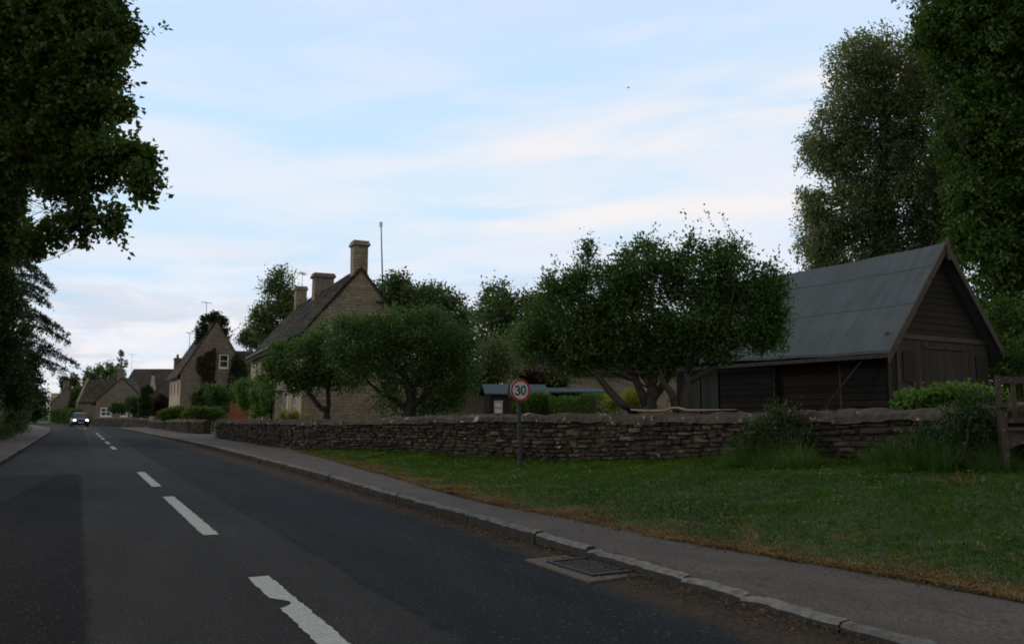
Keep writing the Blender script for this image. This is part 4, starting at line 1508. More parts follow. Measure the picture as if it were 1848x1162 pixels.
def house_walls(parent, W, L, eave, ridge, mat, front_holes=(), gable_holes=(), mat_front=None, z0=-.2):
    sl = (ridge - eave) / (W / 2)
    mb = MB()
    clips = ((-sl, 1, eave + .0), (sl, 1, eave + sl * W))
    wall_panel(mb, lambda a, z, i: Vector((a, i, z)), 0, W, z0, ridge, gable_holes, clips)
    wall_panel(mb, lambda a, z, i: Vector((a, L - i, z)), 0, W, z0, ridge, (), clips)
    wall_panel(mb, lambda a, z, i: Vector((W - i, a, z)), 0, L, z0, eave, ())
    if mat_front is None:
        wall_panel(mb, lambda a, z, i: Vector((i, a, z)), 0, L, z0, eave, front_holes)
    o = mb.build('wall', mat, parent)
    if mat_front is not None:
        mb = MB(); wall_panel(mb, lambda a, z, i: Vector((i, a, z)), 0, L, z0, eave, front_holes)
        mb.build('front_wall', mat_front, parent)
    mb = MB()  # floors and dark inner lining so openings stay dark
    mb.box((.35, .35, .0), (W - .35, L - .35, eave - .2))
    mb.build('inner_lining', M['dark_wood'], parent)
    return o
FX_F = lambda a, z, i: Vector((i, a, z))
FX_G = lambda a, z, i: Vector((a, i, z))

def aerial(parent, x, y, z0, z1, boom=.9, n=6, ang=0.0, r=.02):
    mb = MB()
    mb.tube([(x, y, z0), (x, y, z1)], [r, r * .8], 6)
    d = Vector((math.cos(ang), math.sin(ang), 0)); e = Vector((-d.y, d.x, 0))
    c = Vector((x, y, z1 - .05))
    mb.bar(c - d * boom / 2, c + d * boom / 2, .025)
    for k in range(n):
        q = c + d * boom * (k / (n - 1) - .5)
        l = .28 - .02 * k
        mb.bar(q - e * l, q + e * l, .014)
        mb.bar(q - Vector((0, 0, .09)), q + Vector((0, 0, .12)), .012)
    return mb.build('aerial', M['galv'], parent)

# ---- main cottage with the tall gable
c1 = P(543, 750, 34.0); c1.z = .12
h1 = empty('stone_house', c1, R(25.2)); tag(h1, 'tall cotswold stone house with steep tiled roof, three chimneys and mast', 'house')
W1, L1, E1, R1 = 4.75, 15.0, 4.45, 7.25
fh = [(1.1, 2.1, .75, 2.15), (4.6, 5.7, .75, 2.15), (8.3, 9.3, .75, 2.05), (3.0, 3.9, 0.0, 2.05), (4.8, 5.7, 2.9, 3.95), (8.5, 9.4, 2.9, 3.95), (12.1, 13.0, 2.9, 3.95), (11.8, 12.9, .75, 2.1)]
house_walls(h1, W1, L1, E1, R1, M['masonry'], fh, (), M['masonry_lit'])
for i, h in enumerate(fh):
    if i == 3:
        mb = MB(); mb.box((.08, h[0] + .01, h[2]), (.13, h[1] - .01, h[3] - .01)); mb.build('door', M['white_paint'], h1)
    else: window(h1, FX_F, h, 'white', (3, 4) if i < 3 or i == 7 else (2, 3))
for h in fh:
    if h[2] > 0:
        mb = MB(); mb.box((-.06, h[0] - .15, h[3] + .002), (-.002, h[1] + .15, h[3] + .16)); mb.build('lintel', M['pale_stone'], h1)
mb = MB(); mb.tube([(-.28, -.1, E1 - .12), (-.28, L1, E1 - .16)], [.06, .06], 8)
mb.tube([(-.28, 6.9, E1 - .15), (-.08, 6.9, E1 - .5), (-.08, 6.9, 0)], [.04, .04, .04], 7); mb.build('gutter', M['black_iron'], h1, smooth=True)
gable_roof(h1, W1, L1, E1, R1, .30, .06, 21)
# raised gable coping
mb = MB()
sl1 = (R1 - E1) / (W1 / 2)
chimney(h1, W1 / 2, .33, .62, .60, R1 - .5, R1 + 1.28, M['masonry'], 0, .07)
chimney(h1, W1 / 2, 7.5, .95, .75, R1 - .6, R1 + .98, M['masonry_brown'], 0, .09)
chimney(h1, W1 / 2, 13.4, .60, .60, R1 - .6, R1 + 1.15, M['masonry'], 0, .06)
mb = MB()
tp = P(683, 404, 35.6); bp = P(688, 560, 35.6)
mi = Matrix.Rotation(-R(25.2), 3, 'Z')
tpl, bpl = mi @ (tp - c1), mi @ (bp - c1)
yy = -.12
mb.tube([(bpl.x, yy, bpl.z), (bpl.x * .5 + tpl.x * .5, yy, (bpl.z + tpl.z) / 2), (tpl.x, yy, tpl.z)], [.032, .03, .022], 7)
for zz in (bpl.z + .3, bpl.z + 1.25): mb.box((bpl.x - .3, yy - .02, zz), (bpl.x + .05, -.002, zz + .04))
for k in range(4):
    z = tpl.z - .04 - k * .06
    mb.bar((tpl.x - .10, yy - .05, z), (tpl.x + .10, yy + .05, z + .03), .02); mb.bar((tpl.x - .02, yy - .12, z), (tpl.x + .02, yy + .12, z + .02), .02)
mb.build('mast', M['black_iron'], h1)
aerial(h1, W1 / 2 + .1, 13.5, R1 + 1.0, R1 + 2.0, .8, 5, R(60), .014)

# ---- low stone outhouse joined to its right, half hidden by the apple tree
c1b = P(752, 750, 37.0); c1b.z = .12
ob = empty('stone_outhouse', c1b, R(25.2)); tag(ob, 'low stone outhouse at the right end of the tall house, behind foliage', 'outhouse')
house_walls(ob, 3.3, 4.2, 2.35, 3.5, M['masonry'])
gable_roof(ob, 3.3, 4.2, 2.35, 3.5, .12, .06, 31)

# ---- second house, gable with window, ivy and creeper
c2 = P(323, 750, 70.0); c2.z = .1
h2 = empty('stone_house', c2, R(29)); tag(h2, 'stone house with one white gable window and ivy covered chimney', 'house')
W2, L2, E2, R2 = 5.5, 7.2, 4.75, 9.2
slp = (R2 - E2) / (W2 / 2)
gw = (3.05, 3.85, 5.15, 6.35)
fh2 = [(1.0, 1.8, .8, 1.9), (3.4, 4.2, .8, 1.9), (5.6, 6.4, .8, 1.9), (1.0, 1.8, 2.9, 3.9), (3.4, 4.2, 2.9, 3.9), (5.6, 6.4, 2.9, 3.9)]
house_walls(h2, W2, L2, E2, R2, M['masonry_brown'], fh2, (gw,), M['masonry_lit'])
window(h2, FX_G, gw, 'white', (1, 2), fw=.11)
for h in fh2: window(h2, FX_F, h, 'stone', (2, 2))
gable_roof(h2, W2, L2, E2, R2, .30, .05, 41, course=.3)
chimney(h2, W2 / 2 - .1, .75, .95, .8, R2 - 1.0, R2 + .55, M['masonry_brown'], 1, .05)
chimney(h2, .55, L2 - .1, .55, .5, E2, E2 + 1.6, M['masonry_brown'], 1, .05)
aerial(h2, W2 / 2 - .75, 1.1, R2 - 1.0, R2 + 1.75, .9, 5, R(20), .03)
aerial(h2, 1.5, L2 - .3, E2 + 1.0, E2 + 4.0, .8, 5, R(40), .03)
# lower wing to its right
mb = MB(); 
wg = empty('stone_wing', P(412, 750, 74.0).xy.to_3d() + Vector((0, 0, .1)), R(29) - R(90)); tag(wg, 'low tiled wing between the ivy house and the tall house', 'house')
wl = 7.0
house_walls(wg, 5.0, wl, 4.4, 6.7, M['masonry_brown'])
wg.location = P(395, 750, 76.0); wg.location.z = .1
gable_roof(wg, 5.0, wl, 4.4, 6.7, .2, .05, 43, course=.3)

# climbers on the gable (they grow up the house: their own things)
def climber(name, label, host, spots, leaf, n, seed, fx, L=.16, W=.12, cat='climber', th=.18):
    rng_ = np.random.default_rng(seed)
    root = empty(name, host.matrix_basis @ Vector((spots[0][0], -.05, 0)) if False else (0, 0, 0)); tag(root, label, cat)
    bpy.context.view_layer.update()
    mw = host.matrix_basis
    pos = []
    area = np.array([s[2] * s[3] for s in spots]); cnt = rng_.multinomial(n, area / area.sum())
    for (a, z, ra, rz), k in zip(spots, cnt):
        t = rng_.uniform(0, 2 * math.pi, k); r_ = np.sqrt(rng_.uniform(0, 1, k))
        aa, zz = a + ra * r_ * np.cos(t), z + rz * r_ * np.sin(t)
        dd = rng_.uniform(0, 1, k) * th * (1.2 - r_)
        for p, q, w in zip(aa, zz, dd):
            pos.append(mw @ fx(p, q, -.03 - w))
    pos = np.array([p[:] for p in pos])
    ax = rng_.normal(size=pos.shape); ax[:, 2] -= .6
    V, Fq = leaves_mesh(pos, ax, L, W, rng_)
    np_mesh('foliage', V, Fq, leaf, root)
    mb = MB()
    a0 = spots[0][0]
    for (a, z, ra, rz) in spots:
        for k in range(4):
            e = (a + rng_.uniform(-.6, .6) * ra, z + rng_.uniform(-.2, .9) * rz)
            q = [(a0 + rng_.uniform(-.3, .3), .0), (a0 * .5 + e[0] * .5 + rng_.normal() * .2, e[1] * .5), e]
            mb.tube([mw @ fx(x, y, -.04) for x, y in q], [.05, .035, .015], 5)
    mb.build('stem', M['bark'], root, smooth=True)
    return root
climber('creeper', 'rusty brown creeper climbing the gable left of the white window', h2, [(2.2, 5.1, .6, 1.5), (2.3, 3.6, .6, .9), (1.5, 5.4, .3, .8), (2.6, 6.3, .2, .6)], M['creeper_leaf'], 2600, 5, FX_G)
climber('ivy', 'dark green ivy bush on the gable right of the white window', h2, [(4.7, 4.0, .85, 2.0), (4.7, 2.8, 1.1, 1.4), (4.5, 5.6, .4, .8)], M['dark_leaf'], 5200, 6, FX_G, th=.9)
shrub('ivy', 'ivy crown smothering the chimney of the gabled house', 'ivy', P(380, 590, 71.5), [B(387, 574, 15, 9, 71.6), B(372, 585, 10, 12, 72.2), B(410, 603, 6, 12, 72.2), B(366, 600, 9, 20, 72.5), B(361, 622, 7, 16, 72.9), B(404, 592, 6, 14, 72.2), B(397, 582, 9, 8, 72)], M['dark_leaf'], 700, per=8, tw=.3, L=.17, W=.13, seed=8, stems=2)

# ---- cottage on the bend
c3 = P(172, 750, 109.0); c3.z = .1
h3 = empty('cottage', c3, R(13)); tag(h3, 'low brown stone cottage with white windows behind the bend', 'house')
W3, L3, E3, R3 = 6.1, 6.0, 2.95, 6.0
g3 = [(.55, 1.95, .95, 2.15), (3.0, 3.9, .95, 1.9), (4.3, 5.6, .95, 1.75)]
house_walls(h3, W3, L3, E3, R3, M['masonry_brown'], (), g3)
for h in g3: window(h3, FX_G, h, 'white', (2, 2), fw=.16)
gable_roof(h3, W3, L3, E3, R3, .5, .05, 51, course=.35, tw=(.4, .8))
chimney(h3, W3 / 2 - .9, 3.0, .8, .7, R3 - 1.4, R3 + 1.35, M['masonry_brown'], 1, .05)
# its taller cross range behind
c3b = P(141, 750, 118.0); c3b.z = .1
h3b = empty('cottage', c3b, R(3)); tag(h3b, 'tiled cottage range with red chimney rising behind the bend cottage', 'house')
mb = MB()
WX = 6.5
def cross_house(root, Lx, Dy, eave, ridge, mat, holes=(), course=.35, seed=1, tiles=None):
    """ridge along local x (across the view), facing -y"""
    mb = MB()
    wall_panel(mb, lambda a, z, i: Vector((a, i, z)), 0, Lx, -.2, eave, holes)
    wall_panel(mb, lambda a, z, i: Vector((a, Dy - i, z)), 0, Lx, -.2, eave, ())
    sl = (ridge - eave) / (Dy / 2)
    cl_ = ((-sl, 1, eave), (sl, 1, eave + sl * Dy))
    wall_panel(mb, lambda a, z, i: Vector((i, a, z)), 0, Dy, -.2, ridge, (), cl_)
    wall_panel(mb, lambda a, z, i: Vector((Lx - i, a, z)), 0, Dy, -.2, ridge, (), cl_)
    mb.build('wall', mat, root)
    sub = MB()
    tile_slope(sub, -.2, eave - .2 * sl + .06, Dy / 2, ridge + .08, 0, Lx, course, .05, seed, (.4, .8))
    tile_slope(sub, Dy + .2, eave - .2 * sl + .06, Dy / 2, ridge + .08, 0, Lx, course, .05, seed + 1, (.4, .8))
    for sg in (0, 1):
        xa, xb = (-.2, Dy / 2) if sg == 0 else (Dy + .2, Dy / 2)
        vs = []
        for y in (.01, Lx - .01):
            vs += [(xa, y, eave - .2 * sl + .035), (xb, y, ridge + .055), (xb, y, ridge - .05), (xa, y, eave - .2 * sl - .05)]
        sub.add(vs, [(0, 1, 2, 3), (7, 6, 5, 4), (0, 4, 5, 1), (1, 5, 6, 2), (2, 6, 7, 3), (3, 7, 4, 0)])
    # tile_slope runs its courses along local y: swap axes
    sub.v = [(y, x, z) for x, y, z in sub.v]
    return sub.build('roof', tiles or M['tiles'], root)
rf = cross_house(h3b, WX, 5.5, 3.1, 6.15, M['masonry_brown'], (), seed=61)
chimney(h3b, 4.55, 2.75, .75, .7, 5.2, 7.3, M['red_brick'], 1, .04)
mb = MB(); mb.prism([(-.12, 0), (5.6, 0), (5.6, 3.0), (2.75, 6.5), (-.12, 3.0)], -.35, -.003, axis='x'); mb.build('gable_parapet', M['masonry'], h3b)
aerial(h3b, 6.0, 2.7, 6.0, 10.0, 1.0, 4, 0, .02)
# big roof behind
c4 = P(214, 750, 128.0); c4.z = .1
h4 = empty('long_house', c4, R(-2)); tag(h4, 'large long house with one broad dark tiled roof behind the cottage', 'house')
cross_house(h4, 12.0, 8.0, 4.6, 8.35, M['masonry_brown'], [(2.0, 3.2, 1.0, 2.4), (7.5, 8.7, 1.0, 2.4)], seed=71)
for h in [(2.0, 3.2, 1.0, 2.4), (7.5, 8.7, 1.0, 2.4)]: window(h4, FX_G, h, 'white', (2, 2))
mb = MB(); mb.prism([(4.55, 4.9), (5.45, 4.9), (5.12, 6.2), (5.05, 7.2), (4.95, 7.2), (4.88, 6.2)], -.2, .6); mb.build('pinnacle', M['pale_stone'], h4)
mb = MB()
cross_lo = MB(); tile_slope(cross_lo, -2.6, 2.4, -.05, 4.45, 3.5, 11.0, .35, .05, 75, (.4, .8)); cross_lo.v = [(y, x, z) for x, y, z in cross_lo.v]; cross_lo.build('porch_roof', M['tiles'], h4)
mb = MB(); mb.box((3.6, -2.3, -.2), (10.9, -.02, 2.5)); mb.build('porch_wall', M['masonry_brown'], h4)

# ---- far house at the left
c5 = P(90, 750, 160.0); c5.z = .0
h5 = empty('far_house', c5, R(30)); tag(h5, 'distant pale fronted house with twin chimneys where the road disappears', 'house')
f5 = [(1.5, 2.5, .8, 1.9), (4.5, 5.5, .8, 1.9), (8, 9, .8, 1.9)]
house_walls(h5, 5.2, 11, 3.4, 6.6, M['masonry_brown'], f5, (), M['masonry_lit'])
for h in f5: window(h5, FX_F, h, 'stone', (2, 2))
gable_roof(h5, 5.2, 11, 3.4, 6.6, .2, .05, 81, course=.4, tw=(.5, .9))
chimney(h5, 2.6, .5, .8, .8, 6.0, 8.0, M['masonry_brown'], 0, .06)
chimney(h5, 2.6, 8.5, .9, .9, 6.0, 8.0, M['masonry_brown'], 0, .06)
for yy in (4.0, 7.5):
    mb = MB(); mb.prism([(yy - .7, 3.6), (yy + .7, 3.6), (yy + .7, 4.7), (yy, 5.6), (yy - .7, 4.7)], .1, 1.6, axis='x'); d_ = mb.build('dormer', M['masonry_lit'], h5)
    mb = MB(); mb.box((.07, yy - .4, 3.8), (.097, yy + .4, 4.7)); mb.build('window', M['white_paint'], d_)

# ================================================================== GARDEN BUILDINGS
def shed():
    c = P(885, 745, 31.0); c.z = .22
    r = empty('garden_shed', c, R(8)); tag(r, 'black boarded garden shed with blue grey roof and white framed window', 'shed')
    W, D, E, Rg = 2.1, 2.0, P(885, 711, 31).z - .22, P(885, 696, 31.8).z - .22
    mb = MB()
    boards_h(mb, lambda a, z, o: Vector((a, -o, z)), -.2, E, lambda z: (0, W), .14, 3)
    boards_h(mb, lambda a, z, o: Vector((-o, a, z)), -.2, E, lambda z: (0, D), .14, 4)
    mb.prism([(0, E), (D, E), (D / 2, Rg)], -.03, .02, axis='x')
    mb.box((0.02, .02, -.2), (W - .02, D - .02, E - .02))
    mb.build('wall', M['dark_wood'], r)
    mb = MB()
    for s_ in (0, 1):
        ya, yb = (-.14, D / 2) if s_ == 0 else (D + .14, D / 2)
        vs = [(x, y, z) for x in (-.22, W + .15) for y, z in ((ya, E - .03), (yb, Rg + .03), (yb, Rg + .07), (ya, E + .02))]
        mb.add(vs, [(0, 1, 2, 3), (7, 6, 5, 4), (0, 4, 5, 1), (1, 5, 6, 2), (2, 6, 7, 3), (3, 7, 4, 0)])
    mb.build('roof', M['shed_roof'], r)
    mb = MB(); a0, a1, z0, z1 = .13, .45, E - .72, E - .24
    for p in ((a0, z0, a1, z0 + .05), (a0, z1 - .05, a1, z1), (a0, z0 + .05, a0 + .05, z1 - .05), (a1 - .05, z0 + .05, a1, z1 - .05), (a0 + .05, (z0 + z1) / 2 - .025, a1 - .05, (z0 + z1) / 2 + .025)):
        mb.box((p[0], -.09, p[1]), (p[2], -.045, p[3]))
    w = mb.build('window', M['pink_frame'], r)
    mb = MB(); mb.box((a0 + .05, -.06, z0 + .05), (a1 - .05, -.048, z1 - .05)); mb.build('pane', M['white_paint'], w)
    return r
shed()
def lean_to():
    c = P(985, 745, 36.0); c.z = .2
    r = empty('lean_to', c, R(4)); tag(r, 'low dark open fronted lean-to with pale stone pier behind the hedge', 'outbuilding')
    W = 2.5
    zt1 = P(985, 700, 36).z - .2
    mb = MB(); 
    vs = [(x, y, z) for x in (-.3, W + .1) for y, z in ((-.25, zt1 - .22), (2.2, zt1 + .05), (2.2, zt1 + .1), (-.25, zt1 - .16))]
    mb.add(vs, [(0, 1, 2, 3), (7, 6, 5, 4), (0, 4, 5, 1), (1, 5, 6, 2), (2, 6, 7, 3), (3, 7, 4, 0)]); mb.build('roof', M['shed_roof'], r)
    mb = MB(); mb.box((0, 1.9, -.2), (W, 1.95, zt1 - .05)); mb.box((0, .2, -.2), (.05, 1.88, zt1 - .2)); mb.build('wall', M['dark_wood'], r)
    mb = MB(); mb.box((W - .28, 0, -.2), (W, .3, zt1 - .24)); mb.build('pier', M['pale_stone'], r)
    for x in (.1, 1.2):
        mb = MB(); mb.box((x, 0, -.2), (x + .08, .08, zt1 - .24)); mb.build('post', M['dark_wood'], r)
    mb = MB(); mb.box((.55, 1.2, .3), (1.35, 1.8, 1.35)); mb.build('crate', M['concrete'], r)
    return r
lean_to()
mb = MB(); q = P(1002, 745, 33.5); q.z = .2
mb.tube([(0, 0, -.2), (0, 0, .7), (.01, 0, 1.05 + .15)], [.04, .037, .035], 8); mb.box((-.055, -.055, 1.2), (.055, .055, 1.24))
o = mb.build('gate_post', M['grey_bark'], None); o.location = q; tag(o, 'thin grey wooden post standing between shed and lean-to', 'post')

c6 = P(925, 750, 44.0); c6.z = .2
h6 = empty('stone_barn', c6, R(6)); tag(h6, 'long rubble stone outbuilding behind the large apple tree', 'outbuilding')
cross_house(h6, 10.5, 5.0, 3.3, 5.2, M['masonry'], [(2.0, 2.9, 1.2, 2.2), (6.2, 7.3, .1, 2.1)], seed=91)
window(h6, FX_G, (2.0, 2.9, 1.2, 2.2), 'white', (2, 2))
mb = MB(); mb.box((6.21, .08, .1), (7.29, .12, 2.09)); mb.build('door', M['door_boards'], h6)

# orange fence panel by the drive
def panel():
    c = P(418, 752, 52.0); c.z = .1
    r = empty('fence_panel', c, R(12)); tag(r, 'orange brown timber fence panel beside the drive', 'fence')
    mb = MB()
    hh = P(418, 727, 52).z - .1
    for k in range(9): mb.box((.0, -.012 * (k % 2), .05 + k * (hh - .05) / 9), (1.2, .02, .05 + (k + 1) * (hh - .05) / 9 - .004))
    mb.build('slat_panel', M['orange_wood'], r)
    for x in (-.1, 1.205):
        mb = MB(); mb.box((x, -.05, -.1), (x + .095, .05, hh + .06)); mb.build('post', M['orange_wood'], r)
panel()
mb = MB(); mb.box((-.14, -.14, -.1), (.14, .14, 1.02)); mb.box((-.18, -.18, 1.022), (.18, .18, 1.09)); mb.prism([(-.14, 1.092), (.14, 1.092), (0, 1.2)], -.14, .14)
o = mb.build('gate_pier', M['pale_stone']); o.location = P(457, 752, 45.0); o.location.z = .1; tag(o, 'pale square stone gate pier near the orange fence', 'pier')
mb = MB(); mb.box((-.16, -.16, -.1), (.16, .16, .92), jit=.01); mb.box((-.2, -.2, .922), (.2, .2, 1.0), jit=.01)
o = mb.build('gate_pier', M['pale_stone']); o.location = SN(77.4, 4.8, .1); tag(o, 'pale stone pier at the far end of the roadside wall', 'pier')

# ================================================================== BENCH
def bench():
    zb0 = .60
    fr = P(1809, 800, 9.3)
    ax = -R(30)
    r = empty('park_bench', (fr.x, fr.y, zb0), ax); tag(r, 'weathered wooden slatted bench on the bank at the right edge', 'bench')
    Lb = 1.5; dp = .52
    wood_ = M['bench']
    top = P(1805, 677, 9.8).z - zb0
    arm = P(1808, 730, 9.3).z - zb0
    seat = P(1830, 772, 9.3).z - zb0
    for x in (0, Lb):
        mb = MB(); mb.box((x, 0, -.15), (x + .065, .065, arm - .03), jit=.002); mb.build('leg', wood_, r)
        mb = MB()
        mb.prism([(dp - .05, -.15), (dp + .02, -.15), (dp + .02, seat), (dp + .07, top), (dp + .0, top), (dp - .05, seat)], x - .035, x + .03, axis='x'); mb.build('leg', wood_, r)
        mb = MB(); mb.prism([(-.06, arm - .028), (dp - .06, arm - .01), (dp - .06, arm + .025), (-.06, arm + .02)], x - .02, x + .085, axis='x'); mb.build('armrest', wood_, r)
    mb = MB()
    for k in range(5): mb.box((.07 if k == 0 else -.01, -.03 + k * .098, seat - .03), (Lb - .005 if k == 0 else Lb + .07, -.03 + k * .098 + .085, seat), jit=.002) if k not in (0, 4) else mb.box((.068, -.03 + k * .098, seat - .03), (Lb - .003, -.03 + k * .098 + .08, seat), jit=.002)
    mb.build('seat', wood_, r)
    # curved apron
    mb = MB(); n = 14
    for i in range(n):
        t0, t1 = i / n, (i + 1) / n
        f = lambda t: seat - .06 - .17 * (abs(2 * t - 1) ** 2.2)
        x0, x1 = .067 + (Lb - .068) * t0, .067 + (Lb - .068) * t1
        vs = [(x0, .01, seat - .032), (x1, .01, seat - .032), (x1, .01, f(t1)), (x0, .01, f(t0)), (x0, .04, seat - .032), (x1, .04, seat - .032), (x1, .04, f(t1)), (x0, .04, f(t0))]
        mb.add(vs, [(0, 1, 2, 3), (7, 6, 5, 4), (0, 4, 5, 1), (1, 5, 6, 2), (2, 6, 7, 3), (3, 7, 4, 0)])
    mb.build('apron', wood_, r)
    mb = MB()
    mb.box((.032, dp + .012, top - .10), (Lb - .037, dp + .05, top - .02)); mb.box((.032, dp - .03, seat + .05), (Lb - .037, dp + .005, seat + .11))
    nb = 10
    for k in range(nb):
        x = .12 + k * (Lb - .2) / nb
        vs = [(x, dp - .022, seat + .112), (x + .055, dp - .022, seat + .112), (x + .055, dp + .02, top - .102), (x, dp + .02, top - .102), (x, dp + .0, seat + .112), (x + .055, dp + .0, seat + .112), (x + .055, dp + .042, top - .102), (x, dp + .042, top - .102)]
        mb.add(vs, [(0, 1, 2, 3), (7, 6, 5, 4), (0, 4, 5, 1), (1, 5, 6, 2), (2, 6, 7, 3), (3, 7, 4, 0)])
    mb.build('backrest', wood_, r)
bench()

# ================================================================== CAR
def car():
    c = P(143, 769, 91.5); c.z = .0
    face = math.atan2(-c.x, c.y)          # heading towards the camera along the road
    r = empty('car', c, R(31)); tag(r, 'small blue car with its headlights on, driving towards us', 'car')
    # local: front faces -y, x to the right
    W = 1.70
    prof = [  # y, half width at sill, z bottom, z belt, half width at belt
        (-1.98, .62, .38, .60, .60), (-1.92, .74, .24, .70, .72), (-1.6, .84, .20, .80, .80), (-1.0, .85, .19, .93, .82), (-.4, .85, .19, .96, .82), (.6, .85, .19, .98, .82), (1.4, .85, .20, 1.0, .80), (1.85, .80, .25, .98, .74), (1.95, .70, .40, .90, .66)]
    mb = MB(); K = 10; vs = []
    for (y, hw, zb_, zt_, hb) in prof:
        ring = [(-hw * .9, zb_), (-hw, zb_ + .12), (-hw * 1.0, (zb_ + zt_) / 2), (-hb, zt_ - .06), (-hb * .86, zt_), (hb * .86, zt_), (hb, zt_ - .06), (hw, (zb_ + zt_) / 2), (hw, zb_ + .12), (hw * .9, zb_)]
        vs += [(x, y, z) for x, z in ring]
    n = len(prof)
    fs = [(i * K + k, i * K + (k + 1) % K, (i + 1) * K + (k + 1) % K, (i + 1) * K + k) for i in range(n - 1) for k in range(K)]
    fs += [tuple(range(K)), tuple((n - 1) * K + k for k in range(K))]
    mb.add(vs, fs)
    mb.build('body', M['car_paint'], r, smooth=True)
    # cabin: pillars and roof in paint, glass inset
    cab = [(-.95, .72, .93), (-.28, .58, 1.40), (.2, .57, 1.46), (1.0, .57, 1.43), (1.75, .68, .99)]
    mb = MB(); vs = []
    for (y, hw, z) in cab: vs += [(-hw, y, z), (-hw * .9, y, z + .035), (hw * .9, y, z + .035), (hw, y, z)]
    fs = [(i * 4 + k, i * 4 + k + 1, i * 4 + 4 + k + 1, i * 4 + 4 + k) for i in (1, 2) for k in range(3)]
    mb.add(vs, fs)
    for sx in (-1, 1):
        mb.bar((sx * .74, -.98, .93), (sx * .57, -.28, 1.42), .07, .05); mb.bar((sx * .57, 1.0, 1.43), (sx * .70, 1.78, .98), .09, .06); mb.bar((sx * .60, .35, 1.42), (sx * .79, .38, .96), .08, .05)
    mb.build('roof', M['car_paint'], r, smooth=True)
    mb = MB(); mb.quad((-.72, -.94, .94), (.72, -.94, .94), (.56, -.29, 1.41), (-.56, -.29, 1.41)); mb.build('windscreen', M['glass'], r)
    mb = MB()
    for sx in (-1, 1): mb.add([(sx * .79, -.9, .95), (sx * .56, -.28, 1.40), (sx * .56, 1.0, 1.41), (sx * .70, 1.7, .98)], [(0, 1, 2, 3)])
    mb.quad((-.68, 1.73, 1.0), (.68, 1.73, 1.0), (.56, 1.01, 1.42), (-.56, 1.01, 1.42)); mb.build('side_glass', M['glass'], r)
    for sx in (-1, 1):
        mb = MB(); mb.disc((sx * .58, -1.90, .64), (sx * .12, -1, .05), .13, .06, 20); mb.build('headlight', M['lamp'], r)
        for y in (-1.25, 1.3):
            mb = MB(); xx = sx * .78
            mb.tube([(xx - sx * .11, y, .30), (xx - sx * .09, y, .30), (xx + sx * .06, y, .30), (xx + sx * .08, y, .30)], [.27, .30, .30, .27], 20)
            w = mb.build('wheel', M['rubber'], r, smooth=True)
            mb = MB(); mb.disc((xx + sx * .081, y, .30), (sx, 0, 0), .19, .012, 16); mb.build('rim', M['galv'], w)
        mb = MB(); mb.box((min(sx * .80, sx * .97), -.84, .93), (max(sx * .80, sx * .97), -.72, 1.06), jit=.01); mb.build('mirror', M['car_paint'], r)
    mb = MB(); mb.box((-.42, -1.995, .46), (.42, -1.955, .56)); mb.box((-.55, -1.97, .27), (.55, -1.93, .38)); mb.build('grille', M['rubber'], r)
    mb = MB(); mb.box((-.26, -2.012, .385), (.26, -1.985, .455)); mb.build('number_plate', M['white_paint'], r)
    return r
car()

# ================================================================== BIRD
def bird():
    c = P(1134, 159, 60)
    r = empty('bird', c, R(20)); r.scale = (.6, .6, .6); tag(r, 'tiny dark bird flying high in the sky', 'bird')
    mb = MB(); mb.tube([(-.16, 0, 0), (-.1, 0, .01), (0, 0, .0), (.1, 0, .0), (.2, 0, -.01)], [.006, .03, .045, .03, .012], 8)
    mb.build('body', M['bird'], r, smooth=True)
    for s in (-1, 1):
        mb = MB(); mb.add([(.06, s * .03, .02), (-.06, s * .03, .02), (-.09, s * .20, .09), (.04, s * .18, .10), (-.16, s * .38, .0)], [(0, 1, 2, 3), (2, 3, 4)]); mb.build('wing', M['bird'], r)
bird()

# ================================================================== TREES
def gp(px, Y, z): q = P(px, 750, Y); q.z = z; return q
# oak overhanging from the left
oY = 15.0
ob_ = [B(-60, 60, 150, 170, oY), B(50, 40, 125, 130, oY), B(130, 60, 70, 90, oY - .5), B(172, 25, 42, 55, oY - .5), B(212, 55, 22, 22, oY - .8), B(-30, 230, 130, 120, oY), B(70, 180, 110, 105, oY),
       B(145, 165, 58, 65, oY - .6), B(178, 125, 34, 45, oY - 1), B(195, 190, 24, 26, oY - 1), B(110, 265, 80, 55, oY - .4), B(40, 280, 70, 40, oY - .3), B(190, 275, 44, 28, oY - 1), B(240, 285, 26, 26, oY - 1.1), B(268, 305, 18, 24, oY - 1.1), B(262, 338, 16, 13, oY - 1.1), B(120, 322, 34, 22, oY - .6), B(170, 322, 26, 18, oY - .8),
       B(100, 345, 18, 14, oY - .6), B(132, 385, 22, 11, oY - .7), B(150, 412, 20, 8, oY - .7), B(95, 425, 24, 12, oY - .4), B(55, 440, 22, 18, oY - .2), B(150, 360, 14, 14, oY - .7), B(10, 345, 38, 42, oY), B(-20, 400, 55, 55, oY + .2), B(196, 398, 15, 15, oY - .9), B(205, 408, 9, 8, oY - .9), B(15, 430, 22, 25, oY + .3), B(-150, 200, 160, 250, oY + 1), B(-120, -80, 200, 120, oY), B(70, -60, 130, 60, oY - .3)]
ob_base = Vector((-13.8, 17.0, .1))
tree('oak_tree', 'dark oak with lobed branches overhanging the road at upper left', 'tree', ob_base, ob_, M['oak_leaf'], M['dark_bark'], 8400, trunk=[(-13.8, 17, 0), (-13.6, 16.8, 2.5), (-13.0, 16, 5), (-12.4, 15.4, 8)], r0=.38, per=14, tw=.22, L=.115, W=.08, seed=3, hollow=.35, limbs=5, up=.1, fork=.45, rl=.09, spread=.07, vexp=.50, shoots=420, shoot_up=.05)

